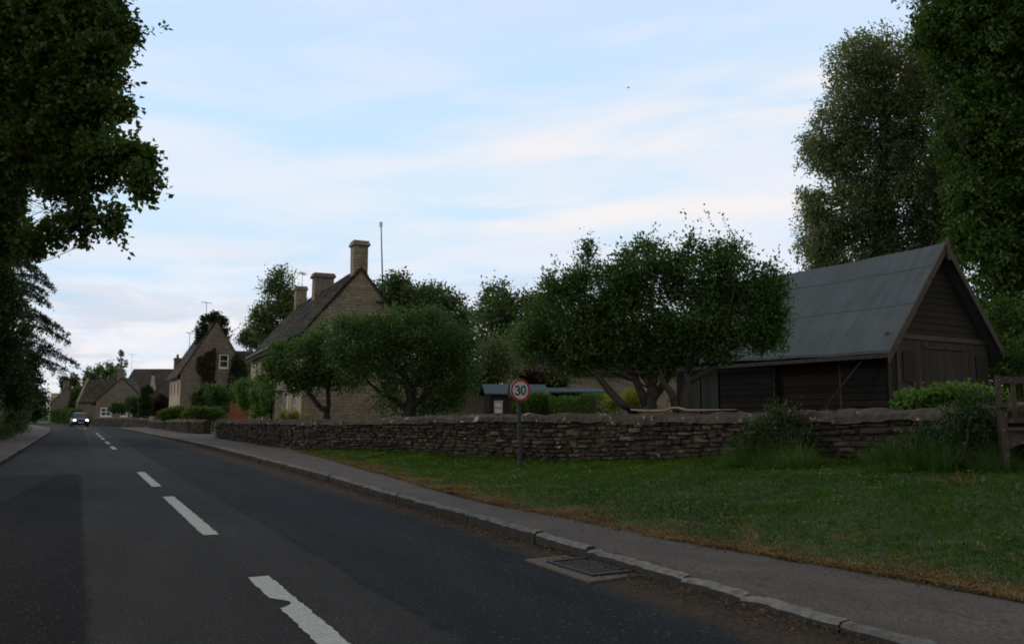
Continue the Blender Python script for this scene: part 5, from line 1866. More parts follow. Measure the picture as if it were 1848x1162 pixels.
# left: undergrowth hedge along the pavement
hb = []
rng_h = random.Random(5)
for i in range(30):
    s = 12 + i * 2.1
    q = SN(s, cen(s) - 4.75 - rng_h.uniform(0, .3) - max(0, s - 45) * .03, .95)
    hb.append((tuple(q), (1.3, 1.2, rng_h.uniform(1.3, 1.9))))
shrub('hedgerow', 'dark overgrown hedge along the left pavement', 'hedge', SN(42, -5.8, .1), hb, M['dark_leaf'], 7000, per=12, tw=.3, L=.11, W=.07, seed=14, stems=5)
bl = [B(-15, 590, 55, 70, 37), B(18, 640, 40, 45, 40), B(0, 540, 28, 55, 37), B(-30, 500, 45, 65, 37), B(30, 690, 38, 35, 44), B(0, 700, 60, 55, 38), B(-60, 650, 80, 80, 37), B(-5, 465, 24, 40, 37)]
tree('broadleaf_tree', 'dense dark broadleaf tree above the left hedge, below the oak', 'tree', gp(-25, 38, .2), bl, M['dark_leaf'], M['bark'], 3800, r0=.3, per=12, tw=.4, L=.15, W=.10, seed=17, hollow=.4)
for k, (px, Y, tp_, lab) in enumerate(((8, 120, 640, 'dark roadside tree glimpsed behind the cedar boughs'), (48, 140, 690, 'dark roadside tree just left of the distant house'))):
    h_ = 750 - tp_
    tree('roadside_tree', lab, 'tree', gp(px, Y, .1), [B(px, tp_ + h_ * .25, h_ * .35, h_ * .25, Y), B(px - h_ * .3, tp_ + h_ * .5, h_ * .35, h_ * .3, Y), B(px + h_ * .2, tp_ + h_ * .5, h_ * .3, h_ * .3, Y), B(px, tp_ + h_ * .85, h_ * .55, h_ * .3, Y)], M['dark_leaf'], M['bark'], 1100, r0=.3, per=10, tw=.8, L=.4, W=.25, seed=18 + k, limbs=3)

# left: cedar with long drooping boughs
def cedar():
    base = gp(-22, 44, .2)
    r = empty('cedar_tree', base); tag(r, 'conifer with long drooping fringed boughs over the left roadside', 'tree')
    tr = MB(); tr.tube([(0, 0, -.2), (.1, 0, 4), (.2, 0, 8), (.3, 0, 12.5)], [.35, .28, .2, .06], 9)
    rg = np.random.default_rng(4)
    V, Q = [], []; k0 = 0
    tips = [(68, 442), (58, 466), (80, 455), (98, 520), (88, 505), (70, 500), (92, 553), (75, 545), (124, 603), (105, 588), (90, 580), (128, 618), (95, 625), (144, 661), (120, 650), (142, 682), (100, 668), (60, 485), (85, 530), (110, 610), (70, 430), (40, 415)]
    tips = [(a, b, rg.uniform(-1.5, 1.5)) for a, b in tips]
    for i in range(40): tips.append((rg.uniform(-40, 48), rg.uniform(440, 690), rg.uniform(-3, 3)))
    for px, py, dy in tips:
        e = P(px, py, 44 + dy) - base
        zt_ = e.z + rg.uniform(.6, 1.3)
        st = Vector((.2, 0, zt_))
        pts_ = []
        for j in range(9):
            t = j / 8
            q = st.lerp(e, t); q.z = st.z + (e.z - st.z) * t ** 1.8 + .25 * math.sin(math.pi * t)
            pts_.append(q)
        tr.tube(pts_, [.05 * (1 - .85 * j / 8) + .006 for j in range(9)], 5)
        # needled fringes hanging from the bough
        for j in range(95):
            t = rg.uniform(.12, 1); f = t * 8; a = int(min(7, f)); q = pts_[a].lerp(pts_[a + 1], f - a)
            ln = rg.uniform(.12, .62) * (1.1 - .5 * t)
            dirv = Vector((rg.normal() * .35, rg.normal() * .35, -1)) if rg.uniform() < .55 else Vector((rg.normal(), rg.normal(), rg.normal() * .3 - .1))
            dirv.normalize(); ln = ln if dirv.z < -.7 else ln * .6
            m = 7
            for h in range(m):
                p = q + dirv * ln * h / m
                d2 = dirv * .5 + Vector(rg.normal(size=3) * .7)
                V.append((p, d2))
    pos = np.array([v[0][:] for v in V]); ax = np.array([v[1][:] for v in V])
    Vv, Fq = leaves_mesh(pos, ax, .19, .055, rg)
    tr.build('trunk', M['bark'], r, smooth=True)
    np_mesh('crown', Vv, Fq, M['needle'], r)
cedar()

# apple trees in front of the tall house
YA = 28.5
ba = [B(545, 656, 60, 38, YA), B(600, 626, 58, 40, YA + .5), B(508, 685, 34, 30, YA), B(500, 655, 26, 26, YA), B(565, 628, 36, 16, YA), B(620, 672, 44, 26, YA), B(650, 630, 50, 46, YA + .5), B(575, 684, 40, 16, YA), B(640, 596, 36, 20, YA)]
tb = gp(590, YA, .15)
tree('apple_tree', 'bushy apple tree with forked V trunk in front of the tall house', 'tree', tb, ba, M['young_leaf'], M['bark'], 2100, trunk=[P(590, 756, YA), P(588, 742, YA), P(572, 728, YA), P(560, 712, YA), P(552, 690, YA)], r0=.11, per=10, tw=.34, L=.105, W=.062, seed=31, shoots=26, hollow=.45, limbs=5,
     extra=[([P(590, 748, YA), P(593, 730, YA), P(592, 705, YA), P(600, 660, YA)], [.09, .08, .07, .03])], group='apple trees in the garden')
YB = 26.5
bb = [B(680, 620, 70, 46, YB), B(750, 612, 76, 46, YB), B(800, 628, 50, 48, YB), B(655, 655, 60, 40, YB), B(730, 660, 85, 38, YB), B(806, 672, 46, 44, YB), B(838, 645, 24, 44, YB), B(705, 582, 44, 16, YB), B(775, 578, 44, 16, YB), B(698, 722, 26, 20, YB - .4), B(792, 712, 44, 24, YB), B(815, 732, 26, 14, YB), B(770, 735, 18, 12, YB + .5), B(715, 738, 16, 10, YB), B(630, 622, 40, 28, YB), B(642, 594, 38, 24, YB)]
tree('apple_tree', 'wide low apple tree trailing to the wall, left of the speed sign', 'tree', gp(735, YB, .15), bb, M['apple_leaf'], M['bark'], 3300, trunk=[P(733, 760, YB), P(737, 742, YB), P(742, 715, YB), P(735, 690, YB), P(725, 660, YB)], r0=.17, per=10, tw=.34, L=.10, W=.06, seed=33, shoots=30, hollow=.45, limbs=5,
     extra=[([P(737, 742, YB), P(715, 722, YB), P(690, 710, YB), P(665, 690, YB)], [.12, .10, .08, .04]), ([P(740, 738, YB), P(765, 715, YB), P(790, 690, YB)], [.11, .09, .05])], group='apple trees in the garden')
# the large apple trees near the barn
YC = 17.2
bc = [B(1010, 570, 52, 48, YC), B(1085, 535, 68, 52, YC), B(1165, 510, 62, 56, YC), B(965, 622, 36, 34, YC + .3), B(1035, 625, 76, 36, YC), B(1120, 590, 86, 62, YC), B(1060, 475, 10, 26, YC), B(1165, 448, 18, 20, YC), B(1130, 468, 18, 16, YC), B(1000, 520, 16, 14, YC), B(1185, 632, 56, 36, YC), B(1100, 645, 60, 24, YC), B(1015, 668, 38, 12, YC), B(1040, 508, 24, 22, YC), B(935, 605, 20, 20, YC + 1)]
tree('apple_tree', 'largest apple tree with several splayed limbs, right of the speed sign', 'tree', gp(1172, YC, .3), bc, M['apple_leaf'], M['bark'], 4300, trunk=[P(1172, 760, YC), P(1170, 738, YC), P(1176, 712, YC), P(1180, 690, YC), P(1170, 650, YC)], r0=.16, per=10, tw=.26, L=.082, W=.046, seed=35, shoots=55, hollow=.45, limbs=6, spread=.06,
     extra=[([P(1150, 742, YC - .3), P(1120, 728, YC - .3), P(1095, 700, YC - .3), P(1075, 675, YC - .2), P(1040, 650, YC)], [.10, .09, .075, .06, .03]), ([P(1168, 735, YC), P(1155, 705, YC), P(1145, 680, YC), P(1120, 640, YC)], [.11, .09, .07, .03]), ([P(1175, 722, YC), P(1200, 690, YC), P(1215, 660, YC), P(1215, 620, YC)], [.1, .08, .06, .03])], group='apple trees in the garden')
YD = 16.8
bd = [B(1265, 505, 60, 48, YD), B(1330, 505, 48, 52, YD), B(1383, 550, 32, 52, YD), B(1335, 580, 74, 46, YD), B(1250, 580, 66, 60, YD), B(1383, 508, 22, 26, YD), B(1333, 450, 15, 20, YD), B(1258, 455, 20, 18, YD), B(1305, 458, 13, 16, YD), B(1396, 588, 18, 34, YD), B(1285, 630, 52, 18, YD), B(1215, 480, 28, 26, YD), B(1230, 632, 45, 22, YD), B(1375, 622, 26, 14, YD)]
tree('apple_tree', 'upright shooted apple tree in front of the barn roof', 'tree', gp(1236, YD, .32), bd, M['apple_leaf'], M['bark'], 3300, trunk=[P(1228, 762, YD), P(1234, 738, YD), P(1238, 700, YD), P(1242, 670, YD), P(1250, 620, YD)], r0=.12, per=10, tw=.26, L=.082, W=.046, seed=37, shoots=42, hollow=.45, limbs=6, spread=.06,
     extra=[([P(1222, 745, YD), P(1212, 710, YD), P(1196, 690, YD), P(1190, 660, YD)], [.09, .08, .065, .03]), ([P(1240, 690, YD), P(1285, 665, YD), P(1330, 640, YD)], [.08, .06, .03])], group='apple trees in the garden')

# right: birch-like pale tree behind the barn, then the dense ash
YE = 33.0
be = [B(1560, 105, 65, 50, YE), B(1620, 130, 80, 75, YE), B(1535, 170, 40, 50, YE), B(1590, 220, 80, 60, YE), B(1500, 235, 50, 45, YE), B(1480, 275, 38, 30, YE), B(1550, 290, 70, 50, YE), B(1530, 390, 70, 55, YE), B(1480, 370, 30, 30, YE), B(1475, 430, 36, 40, YE), B(1560, 450, 90, 60, YE), B(1630, 330, 90, 110, YE), B(1640, 450, 80, 70, YE), B(1480, 470, 34, 20, YE), B(1700, 250, 90, 150, YE + 1), B(1690, 120, 60, 60, YE + 1), B(1720, 400, 70, 90, YE + 1), B(1450, 345, 10, 12, YE), B(1600, 510, 90, 40, YE), B(1500, 505, 50, 24, YE)]
tree('willow_tree', 'tall grey green willow with trailing tips behind the barn ridge', 'tree', gp(1600, YE + 1, .4), be, M['birch_leaf'], M['bark'], 13000, trunk=[gp(1600, YE + 1, .2), P(1605, 600, YE + .5), P(1600, 400, YE), P(1600, 180, YE)], r0=.4, per=11, tw=.50, L=.17, W=.068, seed=41, hollow=.35, droop=.55, limbs=4, fork=.3, rl=.15, spread=.10)
YF = 27.0
bf = [B(1768, 60, 90, 100, YF), B(1680, 55, 42, 26, YF), B(1715, 25, 50, 42, YF), B(1840, 100, 105, 150, YF), B(1762, 190, 66, 74, YF), B(1716, 120, 34, 40, YF), B(1815, 260, 95, 88, YF), B(1752, 285, 44, 52, YF), B(1772, 375, 56, 56, YF), B(1840, 380, 92, 88, YF), B(1800, 465, 66, 58, YF), B(1868, 500, 92, 90, YF), B(1752, 425, 30, 26, YF), B(1730, 215, 22, 26, YF), B(1738, 345, 22, 26, YF), B(1806, 560, 56, 50, YF + 2), B(1905, 250, 115, 220, YF + 1), B(1775, -55, 140, 80, YF), B(1905, -40, 145, 120, YF)]
tree('ash_tree', 'huge dense green ash tree filling the upper right corner', 'tree', gp(1860, YF + 1, .5), bf, M['ash_leaf'], M['dark_bark'], 12500, trunk=[gp(1860, YF + 1, .2), P(1855, 560, YF + .5), P(1840, 350, YF), P(1830, 120, YF)], r0=.5, per=13, tw=.42, L=.18, W=.095, seed=43, hollow=.3, limbs=4, fork=.3, rl=.07, spread=.10)
bg = [B(1840, 600, 60, 60, 24), B(1835, 660, 50, 40, 22), B(1880, 640, 60, 80, 23), B(1815, 690, 40, 30, 24)]
shrub('elder_bush', 'green bush in shade between the barn and the bench', 'bush', gp(1850, 22, .5), bg, M['ash_leaf'], 1500, per=9, tw=.3, L=.14, W=.08, seed=45)

# background trees over the garden
def bgtree(label, px, Y, blobs, n, seed, leaf='far_leaf', name='broadleaf_tree', group='trees behind the gardens', L=.22, W=.14, tw=.6, **kw):
    return tree(name, label, 'tree', gp(px, Y, .2), [B(*b, Y) for b in blobs], M[leaf], M['bark'], n, r0=.3, per=10, tw=tw, L=L, W=W, seed=seed, hollow=.45, group=group, limbs=3, spread=.16, **kw)
bgtree('round topped tree rising right of the tall gable', 770, 52, [(715, 525, 25, 18), (740, 560, 50, 40), (780, 550, 40, 34), (815, 575, 32, 40), (770, 620, 80, 60), (700, 560, 30, 45), (838, 600, 12, 30), (720, 510, 18, 8)], 2600, 51)
bgtree('tree with two tufted tops above the garden shed', 930, 47, [(890, 555, 30, 34), (905, 590, 45, 50), (950, 570, 45, 40), (985, 580, 40, 50), (900, 540, 22, 18), (930, 630, 70, 40), (1010, 620, 60, 50), (1100, 640, 90, 60), (1180, 620, 60, 50)], 3000, 53)
bgtree('thin pale grey leaved tree beside the shed', 890, 37, [(880, 650, 35, 30), (905, 665, 28, 30), (895, 630, 20, 20), (870, 680, 25, 20)], 900, 55, 'birch_leaf', L=.13, W=.07, tw=.4)
bgtree('open crowned tree behind the tall house chimneys', 505, 66, [(512, 510, 18, 20), (500, 540, 24, 26), (525, 545, 20, 26), (480, 570, 22, 22), (465, 585, 12, 12), (510, 585, 34, 28), (490, 610, 30, 20), (500, 515, 8, 12)], 1250, 57, 'far_leaf', L=.24, W=.13, tw=.7)
bgtree('bushy tree low between the two gabled houses', 450, 80, [(455, 610, 20, 12), (440, 615, 10, 10), (470, 625, 20, 14)], 420, 59, 'far_leaf')
for k, (px, top, w, Y) in enumerate(((160, 668, 14, 150), (178, 661, 14, 155), (197, 656, 15, 152), (214, 668, 10, 148))):
    hh = 750 - top
    bgtree(['pointed dark conifer, leftmost of the four behind the cottage', 'pointed dark conifer, second from left behind the cottage', 'pointed dark conifer by the cottage chimney, tallest of the four', 'narrow dark conifer right of the cottage chimney'][k], px, Y,
           [(px, top + 4, w * .28, 6), (px, top + 14, w * .6, 9), (px, top + 28, w * .85, 12), (px, top + 48, w, 18), (px, top + 70, w, 18)], 420, 60 + k, 'far_leaf', 'conifer_tree', 'far conifers behind the cottage', L=.5, W=.22, tw=.8)
def tuft_tree():
    base = gp(219, 138, 0)
    tf = [(218, 637, 4, 5), (214, 648, 3.4, 3), (222, 648, 3, 3), (227, 655, 4, 3.5), (217, 656, 3.5, 3), (212, 660, 3, 2.6), (229, 659, 4, 3), (221, 662, 4.5, 3), (220, 671, 4, 3), (219, 640, 3, 4)]
    tree('tufted_tree', 'slender tree with sparse separate tufts above the big roof', 'tree', base, [B(*b, 138) for b in tf], M['far_leaf'], M['bark'], 170, trunk=[base, P(219, 700, 138), P(219, 655, 138), P(218, 634, 138)], r0=.16, per=8, tw=.12, L=.22, W=.12, seed=66, hollow=.1, limbs=1, fork=.75, rl=.2, spread=.05)
tuft_tree()
bgtree('dark spreading tree behind the distant house', 120, 182, [(118, 690, 12, 10), (128, 700, 14, 14), (135, 725, 16, 18), (124, 718, 14, 14)], 700, 67, 'dark_leaf', L=.5, W=.3)
bgtree('green tree between the distant house and the cottage', 140, 140, [(140, 712, 9, 14), (142, 735, 9, 16), (131, 738, 8, 12), (134, 722, 6, 12)], 600, 68, 'far_leaf', L=.4, W=.25)

# distant wood closing the view behind the gardens: one mass
fw = []
rng_w = random.Random(12)
for i in range(60):
    px = 690 + i * 26
    Y = 92 + rng_w.uniform(-6, 14)
    fw.append(B(px, 700 - rng_w.uniform(0, 28), rng_w.uniform(24, 40), rng_w.uniform(26, 44), Y)); fw.append(B(px + 10, 736, 34, 26, Y - 3))
for i in range(16):
    fw.append(B(-70 + i * 14, 735 + rng_w.uniform(-6, 4), 22, 24, 205))
o = crown('far_wood', fw, M['far_leaf'], None, 5200, 9, 1.0, .42, .26, .35, 0, .4, 97, .25)
tag(o, 'far wood closing the view behind the gardens', kind='stuff')

# hedges and shrubs of the gardens
box_hedge('clipped_hedge', 'clipped green hedge at the roadside before the distant house', SN(119, -1.2, .1), SN(136, -4.0, .1), 1.2, 1.75, M['apple_leaf'], 6000, 71, .28, .18)
shrub('topiary', 'tall dark clipped cone topiary in the cottage garden', 'topiary', gp(265, 84, .1), [B(265, 712, 11, 13, 84), B(265, 728, 15, 14, 84), B(265, 742, 18, 13, 84), B(265, 704, 7, 8, 84)], M['dark_leaf'], 1300, per=9, tw=.14, L=.14, W=.09, seed=73, hollow=.75)
shrub('round_bush', 'rounded dark green bush left of the cone topiary', 'bush', gp(243, 86, .1), [B(243, 733, 15, 18, 86), B(252, 740, 12, 14, 86)], M['dark_leaf'], 800, per=9, tw=.16, L=.14, W=.09, seed=74, hollow=.7)
shrub('spreading_bush', 'flat topped green bush in front of the cottage window', 'bush', gp(215, 101, .1), [B(214, 735, 14, 8, 101), B(222, 738, 10, 9, 101), B(205, 738, 8, 5, 101), B(236, 722, 8, 8, 101)], M['apple_leaf'], 700, per=9, tw=.2, L=.18, W=.11, seed=75)
shrub('purple_bush', 'dark purple leaved bush beside the pale house front', 'bush', gp(291, 82, .1), [B(291, 728, 12, 15, 82), B(287, 740, 12, 10, 82)], M['purple_leaf'], 700, per=9, tw=.2, L=.15, W=.1, seed=76)
shrub('low_hedge', 'low yellow green rounded hedge behind the far wall', 'hedge', gp(315, 62, .1), [B(308, 746, 14, 10, 62), B(322, 744, 12, 10, 62), B(296, 750, 8, 8, 62)], M['hedge_leaf'], 900, per=9, tw=.14, L=.10, W=.07, seed=77, hollow=.7)
shrub('low_hedge', 'long low dark green hedge left of the orange fence', 'hedge', gp(365, 56, .1), [B(345, 746, 16, 9, 56), B(368, 746, 18, 9, 56), B(388, 746, 14, 9, 56)], M['hedge_leaf'], 1200, per=9, tw=.14, L=.09, W=.06, seed=78, hollow=.7)
shrub('large_shrub', 'big rounded bright green shrub below the ivy gable', 'shrub', gp(390, 60, .1), [B(388, 715, 20, 22, 60), B(372, 718, 18, 24, 61), B(362, 728, 14, 22, 61), B(408, 712, 22, 12, 60), B(400, 735, 20, 18, 60)], M['apple_leaf'], 1500, per=9, tw=.22, L=.12, W=.08, seed=79)
shrub('arching_shrub', 'arching olive green shrub left of the tall house front', 'shrub', gp(458, 42, .1), [B(452, 705, 20, 22, 42), B(470, 700, 20, 24, 40), B(445, 720, 14, 20, 42), B(475, 730, 14, 22, 40), B(440, 695, 14, 14, 42), B(462, 735, 12, 18, 42), B(478, 712, 12, 20, 38)], M['bright_leaf'], 1700, per=9, tw=.26, L=.10, W=.06, seed=80, droop=.4)
shrub('flowering_bush', 'yellow green flowering bush below the tall house window', 'bush', gp(520, 30, .1), [B(515, 752, 12, 5, 30), B(527, 752, 12, 5, 30)], M['gold_leaf'], 320, per=8, tw=.1, L=.06, W=.04, seed=81)
shrub('rose_bush', 'pale pink rose bush at the corner of the tall house', 'bush', gp(552, 29.5, .1), [B(552, 753, 8, 4, 29.5), B(524, 748, 4, 3, 29.5)], M['rose_petal'], 60, per=6, tw=.08, L=.06, W=.05, seed=82)
box_hedge('clipped_hedge', 'clipped garden hedge behind the wall, right of the shed', gp(1005, 26, .25), gp(1120, 25, .25), 1.0, P(1060, 721, 26).z - .25, M['hedge_leaf'], 9000, 83, .06, .042)
shrub('round_bush', 'brownish round bush between the shed and the hedge', 'bush', gp(975, 26.5, .25), [B(972, 730, 24, 18, 26.5), B(990, 735, 14, 16, 26.5), B(945, 737, 16, 13, 27)], M['hedge_leaf'], 1300, per=9, tw=.12, L=.06, W=.04, seed=84, hollow=.7)
shrub('golden_bush', 'golden yellow bush at the right end of the hedge', 'bush', gp(1100, 24, .25), [B(1103, 725, 14, 9, 24), B(1140, 722, 16, 14, 23.5), B(1150, 735, 14, 12, 23.5)], M['gold_leaf'], 520, per=9, tw=.12, L=.06, W=.04, seed=85)
shrub('copper_bush', 'dark red copper bush above the shed roof', 'bush', gp(975, 39, .2), [B(960, 688, 24, 14, 39), B(1000, 690, 26, 12, 39), B(940, 680, 14, 12, 39)], M['purple_leaf'], 700, per=9, tw=.25, L=.10, W=.07, seed=86)
# nettles behind the wall, tall grass and flag leaves in front of it
shrub('nettle_bed', 'fresh green nettle bed above the wall, below the barn door', 'plant', gp(1700, 12.4, .55), [B(1660, 728, 36, 10, 12.6), B(1710, 723, 40, 13, 12.5), B(1760, 724, 36, 12, 12.2), B(1790, 732, 28, 12, 12), B(1640, 732, 20, 7, 12.8), B(1740, 715, 20, 9, 12.7)], M['bright_leaf'], 1500, per=9, tw=.12, L=.075, W=.05, seed=87, hollow=.3, stems=9)

def tussock(name, label, centres, n, h, w, mat, seed, cat='grass clump', lean=.5, zf=None):
    """upright tuft: many long blades from a patch of ground"""
    rng_ = np.random.default_rng(seed)
    root = empty(name, centres[0][0]); tag(root, label, cat)
    b0 = Vector(centres[0][0])
    V, T = [], []; k = 0
    for c, rad, hh in centres:
        c = Vector(c) - b0
        m = int(n * rad * rad / sum(q[1] ** 2 for q in centres))
        for i in range(m):
            a = rng_.uniform(0, 2 * math.pi); r_ = rad * math.sqrt(rng_.uniform())
            p = c + Vector((math.cos(a) * r_, math.sin(a) * r_, -.05))
            l = hh * rng_.uniform(.45, 1.2) * (1.1 - .35 * r_ / rad)
            out = Vector((math.cos(a), math.sin(a), 0)) * (r_ / rad) * lean + Vector((rng_.normal() * .25, rng_.normal() * .25, 0))
            th = rng_.uniform(0, math.pi); sd = Vector((math.cos(th), math.sin(th), 0)) * w * rng_.uniform(.6, 1.3) / 2
            pts_ = []
            for j in range(5):
                t = j / 4
                pts_.append(p + Vector((0, 0, l * (t - .22 * t * t * out.length * 2))) + out * l * t * t)
            base_i = len(V)
            for j in range(4):
                ww = (1 - .22 * j)
                V.append((pts_[j] - sd * ww)[:]); V.append((pts_[j] + sd * ww)[:])
            V.append(pts_[4][:])
            for j in range(3):
                q = base_i + j * 2
                T.append((q, q + 1, q + 3)); T.append((q, q + 3, q + 2))
            T.append((base_i + 6, base_i + 7, base_i + 8))
    np_mesh('blades', V, T, mat, root)
    return root
def gz(px, py, Yg): 
    q = P(px, py, Yg); return q
def vg(s, dn):
    n = wall_n(s) - dn
    q = SN(s, n, bank(s, n)); return q
def s_of_px(px, dn):
    s = 6.0
    for _ in range(60):
        s -= (px - proj(vg(s, dn))[0]) * .006
    return s
rr_ = random.Random(44)
def along(px0, px1, k, h0, h1, d0=.12, d1=.9):
    out = []
    for i in range(k):
        px = rr_.uniform(px0, px1); dn = rr_.uniform(d0, d1); e = 1 - abs(2 * (px - px0) / (px1 - px0) - 1)
        out.append((vg(s_of_px(px, dn), dn), rr_.uniform(.12, .28), rr_.uniform(h0, h1) * (.55 + .45 * e) * (1.1 - .5 * dn)))
    return out
tussock('grass_clump', 'tall dark grass clump against the wall below the barn', along(1318, 1475, 22, .45, 1.0), 5200, .7, .011, M['tall_grass'], 91, lean=.8)
tussock('grass_clump', 'long grass clump left of the bench', along(1590, 1812, 30, .35, .95), 6800, .6, .011, M['tall_grass'], 92, lean=.8)
tussock('grass_clump', 'ragged fringe of grass along the wall foot left of the bench', along(1040, 1600, 46, .10, .28, .05, .25), 2600, .6, .010, M['tall_grass'], 96, lean=.7)
C = [vg(s_of_px(px, dn), dn) + Vector((0, 0, z)) for px, dn, z in ((1352, .3, .35), (1392, .25, .5), (1425, .3, .45), (1375, .5, .25), (1440, .2, .25))]
shrub('weed_clump', 'leafy dark weeds mixed into the grass clump against the wall', 'weeds', vg(s_of_px(1390, .3), .3), [(tuple(q), (.26, .22, .3)) for q in C], M['dark_leaf'], 330, per=9, tw=.14, L=.075, W=.028, seed=98, hollow=.3, stems=4)
C = [vg(s_of_px(px, dn), dn) + Vector((0, 0, z)) for px, dn, z in ((1650, .25, .25), (1705, .3, .35), (1755, .25, .5), (1785, .25, .6), (1730, .6, .2))]
shrub('weed_clump', 'leafy weeds growing up the wall beside the bench', 'weeds', vg(s_of_px(1720, .3), .3), [(tuple(q), (.26, .22, .3)) for q in C], M['dark_leaf'], 330, per=9, tw=.14, L=.075, W=.028, seed=99, hollow=.3, stems=4)
C = [(vg(s_of_px(1445, .75), .75), .10, .30), (vg(s_of_px(1470, .7), .7), .07, .22)]
tussock('flag_leaves', 'tuft of broad pale flag leaves in the verge', C, 50, .3, .03, M['tall_grass'], 93, 'plant', .9)
C = [(vg(s_of_px(1740, 1.5), 1.5), .16, .26), (vg(s_of_px(1765, 1.45), 1.45), .10, .24)]
tussock('dead_leaves', 'tuft of bent straw yellow leaves in the grass before the bench', C, 40, .26, .03, M['dry_grass'], 94, 'plant', 1.4)
mb = MB(); q = vg(s_of_px(945, 1.3), 1.3)
mb.tube([q + Vector((-.12, .1, .12)), q + Vector((0, .0, .09)), q + Vector((.16, -.12, .03))], [.006, .006, .004], 5)
o = mb.build('straw_stalk', M['stick'], None); tag(o, 'single pale straw stalk lying at the foot of the sign post', 'stalk')
# plants on the wall top
C = [(SN(s_of_px(px, -.15), wall_n(s_of_px(px, -.15)) + .1, zt(s_of_px(px, -.15)) - .03), .10, h) for px, h in ((1415, .22), (1450, .14), (1500, .16), (1525, .10), (1375, .12))]
tussock('wall_plant', 'seeding weeds growing from the wall top', C, 150, .2, .008, M['dry_grass'], 95, 'plant', .4)

# ================================================================== WORLD, SUN, CAMERA
w = bpy.data.worlds.new('World'); scene.world = w; w.use_nodes = True
nt = w.node_tree
bgn = nt.nodes['Background']; outn = nt.nodes['World Output']
SUN_EL, SUN_AZ = R(20), R(-64)      # low, to the left of the view
sky = nt.nodes.new('ShaderNodeTexSky'); sky.sky_type = 'NISHITA'; sky.sun_disc = False
sky.sun_elevation = SUN_EL; sky.sun_rotation = SUN_AZ; sky.air_density = 1.0; sky.dust_density = .6
tc = nt.nodes.new('ShaderNodeTexCoord')
nv = nt.nodes.new('ShaderNodeVectorMath'); nv.operation = 'NORMALIZE'; lk(nt, tc.outputs['Generated'], nv.inputs[0])
sx = nt.nodes.new('ShaderNodeSeparateXYZ'); lk(nt, nv.outputs[0], sx.inputs[0])
X, Yv, Zv = sx.outputs
az = math_(nt, 'ARCTAN2', X, Yv)
el = math_(nt, 'ARCSINE', Zv)
def azel(sa, se, tilt, ox=0, oy=0):
    c = nt.nodes.new('ShaderNodeCombineXYZ')
    lk(nt, math_(nt, 'ADD', math_(nt, 'MULTIPLY', az, sa), ox), c.inputs['X'])
    e2 = math_(nt, 'SUBTRACT', el, math_(nt, 'MULTIPLY', az, tilt))
    lk(nt, math_(nt, 'ADD', math_(nt, 'MULTIPLY', e2, se), oy), c.inputs['Y'])
    return c.outputs[0]
base = ramp(nt, math_(nt, 'DIVIDE', el, 1.5708), [(0.0, (.63, .75, .91)), (.08, (.62, .80, .97)), (.17, (.59, .81, 1.0)), (.27, (.58, .77, 1.0)), (.34, (.58, .73, 1.0)), (.6, (.52, .55, .58)), (1.0, (.52, .53, .53))])
n1 = noise(nt, azel(2.2, 11, .07, 3.1, 1.7), 1.5, 5, .48, .4)
n2 = noise(nt, azel(5.0, 22, .05, 8.3, 4.1), 1.5, 8, .62, .4)
c1m = sstep(nt, n1, .36, .66)
sm = nt.nodes.new('ShaderNodeMapRange'); sm.interpolation_type = 'SMOOTHSTEP'
for nm, v in (('From Min', .03), ('From Max', .27), ('To Min', 1.0), ('To Max', 0.0)): sm.inputs[nm].default_value = v
lk(nt, el, sm.inputs['Value']); lowband = sm.outputs[0]
def band(c0, wd, tilt):
    q = math_(nt, 'DIVIDE', math_(nt, 'SUBTRACT', math_(nt, 'SUBTRACT', el, math_(nt, 'MULTIPLY', az, tilt)), c0), wd)
    return math_(nt, 'EXPONENT', math_(nt, 'MULTIPLY', math_(nt, 'MULTIPLY', q, q), -1.0))
b1 = math_(nt, 'MULTIPLY', band(.240, .026, .02), sstep(nt, az, -.38, .0))
b2 = math_(nt, 'MULTIPLY', band(.318, .034, .10), sstep(nt, az, -.25, .12))
nb = noise(nt, azel(3.0, 16, .07, 5.5, 2.2), 1.4, 6, .5, .4)
bm_ = math_(nt, 'MULTIPLY', math_(nt, 'ADD', b1, b2), sstep(nt, nb, .30, .60), None, True)
c2m = math_(nt, 'MULTIPLY', sstep(nt, n2, .38, .62), lowband)
hi_ = ramp(nt, el, [(.30, .60), (.46, .24)])
skyc = mix(nt, math_(nt, 'MULTIPLY', c1m, hi_), base, (.90, .87, .93))
skyc = mix(nt, math_(nt, 'MULTIPLY', c2m, .80), skyc, (.97, .90, .89))
n3 = noise(nt, azel(4.2, 15, .0, 1.3, 9.1), 1.7, 7, .6, .4)
c3m = math_(nt, 'MULTIPLY', sstep(nt, n3, .43, .60), math_(nt, 'POWER', lowband, 1.6))
skyc = mix(nt, math_(nt, 'MULTIPLY', c3m, .75), skyc, (.55, .60, .72))
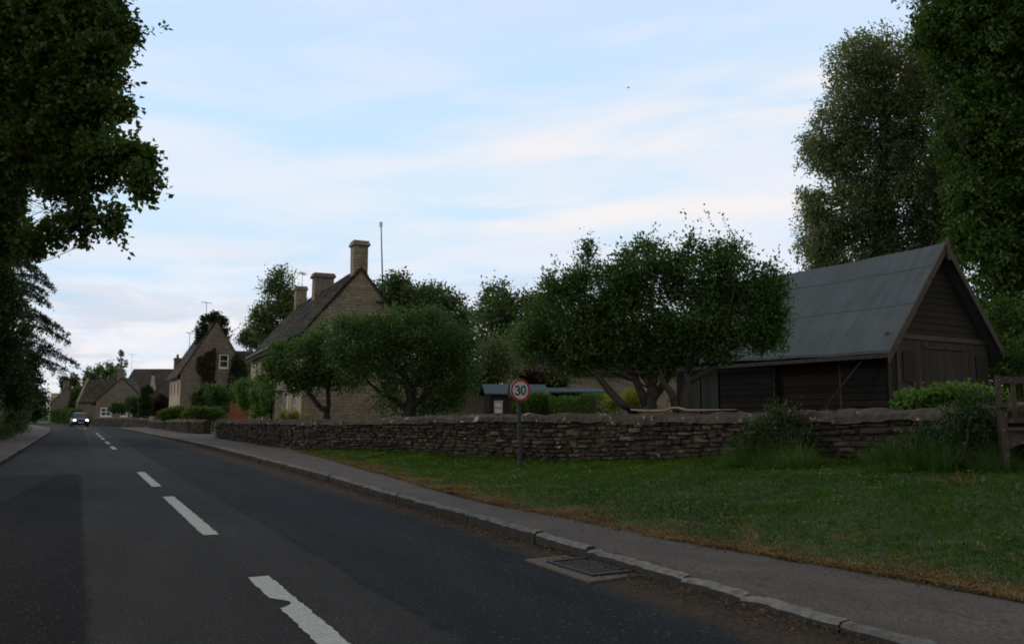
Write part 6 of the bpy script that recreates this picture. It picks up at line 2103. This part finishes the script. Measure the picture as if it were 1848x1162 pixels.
skyc = mix(nt, math_(nt, 'MULTIPLY', bm_, .85), skyc, (.97, .90, .88))
# the evening sky is brightest to the front and left, and much dimmer behind
dt = math_(nt, 'ADD', math_(nt, 'MULTIPLY', X, -.45), math_(nt, 'MULTIPLY', Yv, .89))
dim = ramp(nt, sstep(nt, dt, -.55, .50), [(0, (.74, .68, .58)), (1, 1.0)])
skyc = mix(nt, 1.0, skyc, dim, 'MULTIPLY')
lk(nt, skyc, bgn.inputs['Color']); bgn.inputs['Strength'].default_value = 1.06
bg2 = nt.nodes.new('ShaderNodeBackground'); lk(nt, sky.outputs[0], bg2.inputs['Color']); bg2.inputs['Strength'].default_value = .05
ms = nt.nodes.new('ShaderNodeMixShader'); ms.inputs['Fac'].default_value = .05
lk(nt, bgn.outputs[0], ms.inputs[1]); lk(nt, bg2.outputs[0], ms.inputs[2]); lk(nt, ms.outputs[0], outn.inputs['Surface'])

sd = bpy.data.lights.new('sun', 'SUN'); sd.energy = .8; sd.angle = R(12); sd.color = (1.0, .86, .70)
so = bpy.data.objects.new('sun', sd); col.objects.link(so)
dv = Vector((math.sin(SUN_AZ) * math.cos(SUN_EL), math.cos(SUN_AZ) * math.cos(SUN_EL), math.sin(SUN_EL)))
so.rotation_euler = dv.to_track_quat('Z', 'Y').to_euler()
so.location = (0, 0, 30)

cd = bpy.data.cameras.new('camera'); cam = bpy.data.objects.new('camera', cd); col.objects.link(cam)
cd.sensor_fit = 'HORIZONTAL'; cd.sensor_width = 36.0; cd.lens = 36.0 * F / 1848.0
cd.clip_start = .1; cd.clip_end = 5000
cam.location = (0, 0, H); cam.rotation_euler = (R(90) + TH, 0, 0)
scene.camera = cam
scene.view_settings.view_transform = 'Standard'; scene.view_settings.look = 'None'
scene.view_settings.exposure = 0.0; scene.view_settings.gamma = 1.0
scene.cycles.max_bounces = 6; scene.cycles.diffuse_bounces = 3; scene.cycles.glossy_bounces = 2; scene.cycles.transmission_bounces = 3
scene.cycles.filter_width = 1.8
scene.cycles.use_denoising = True
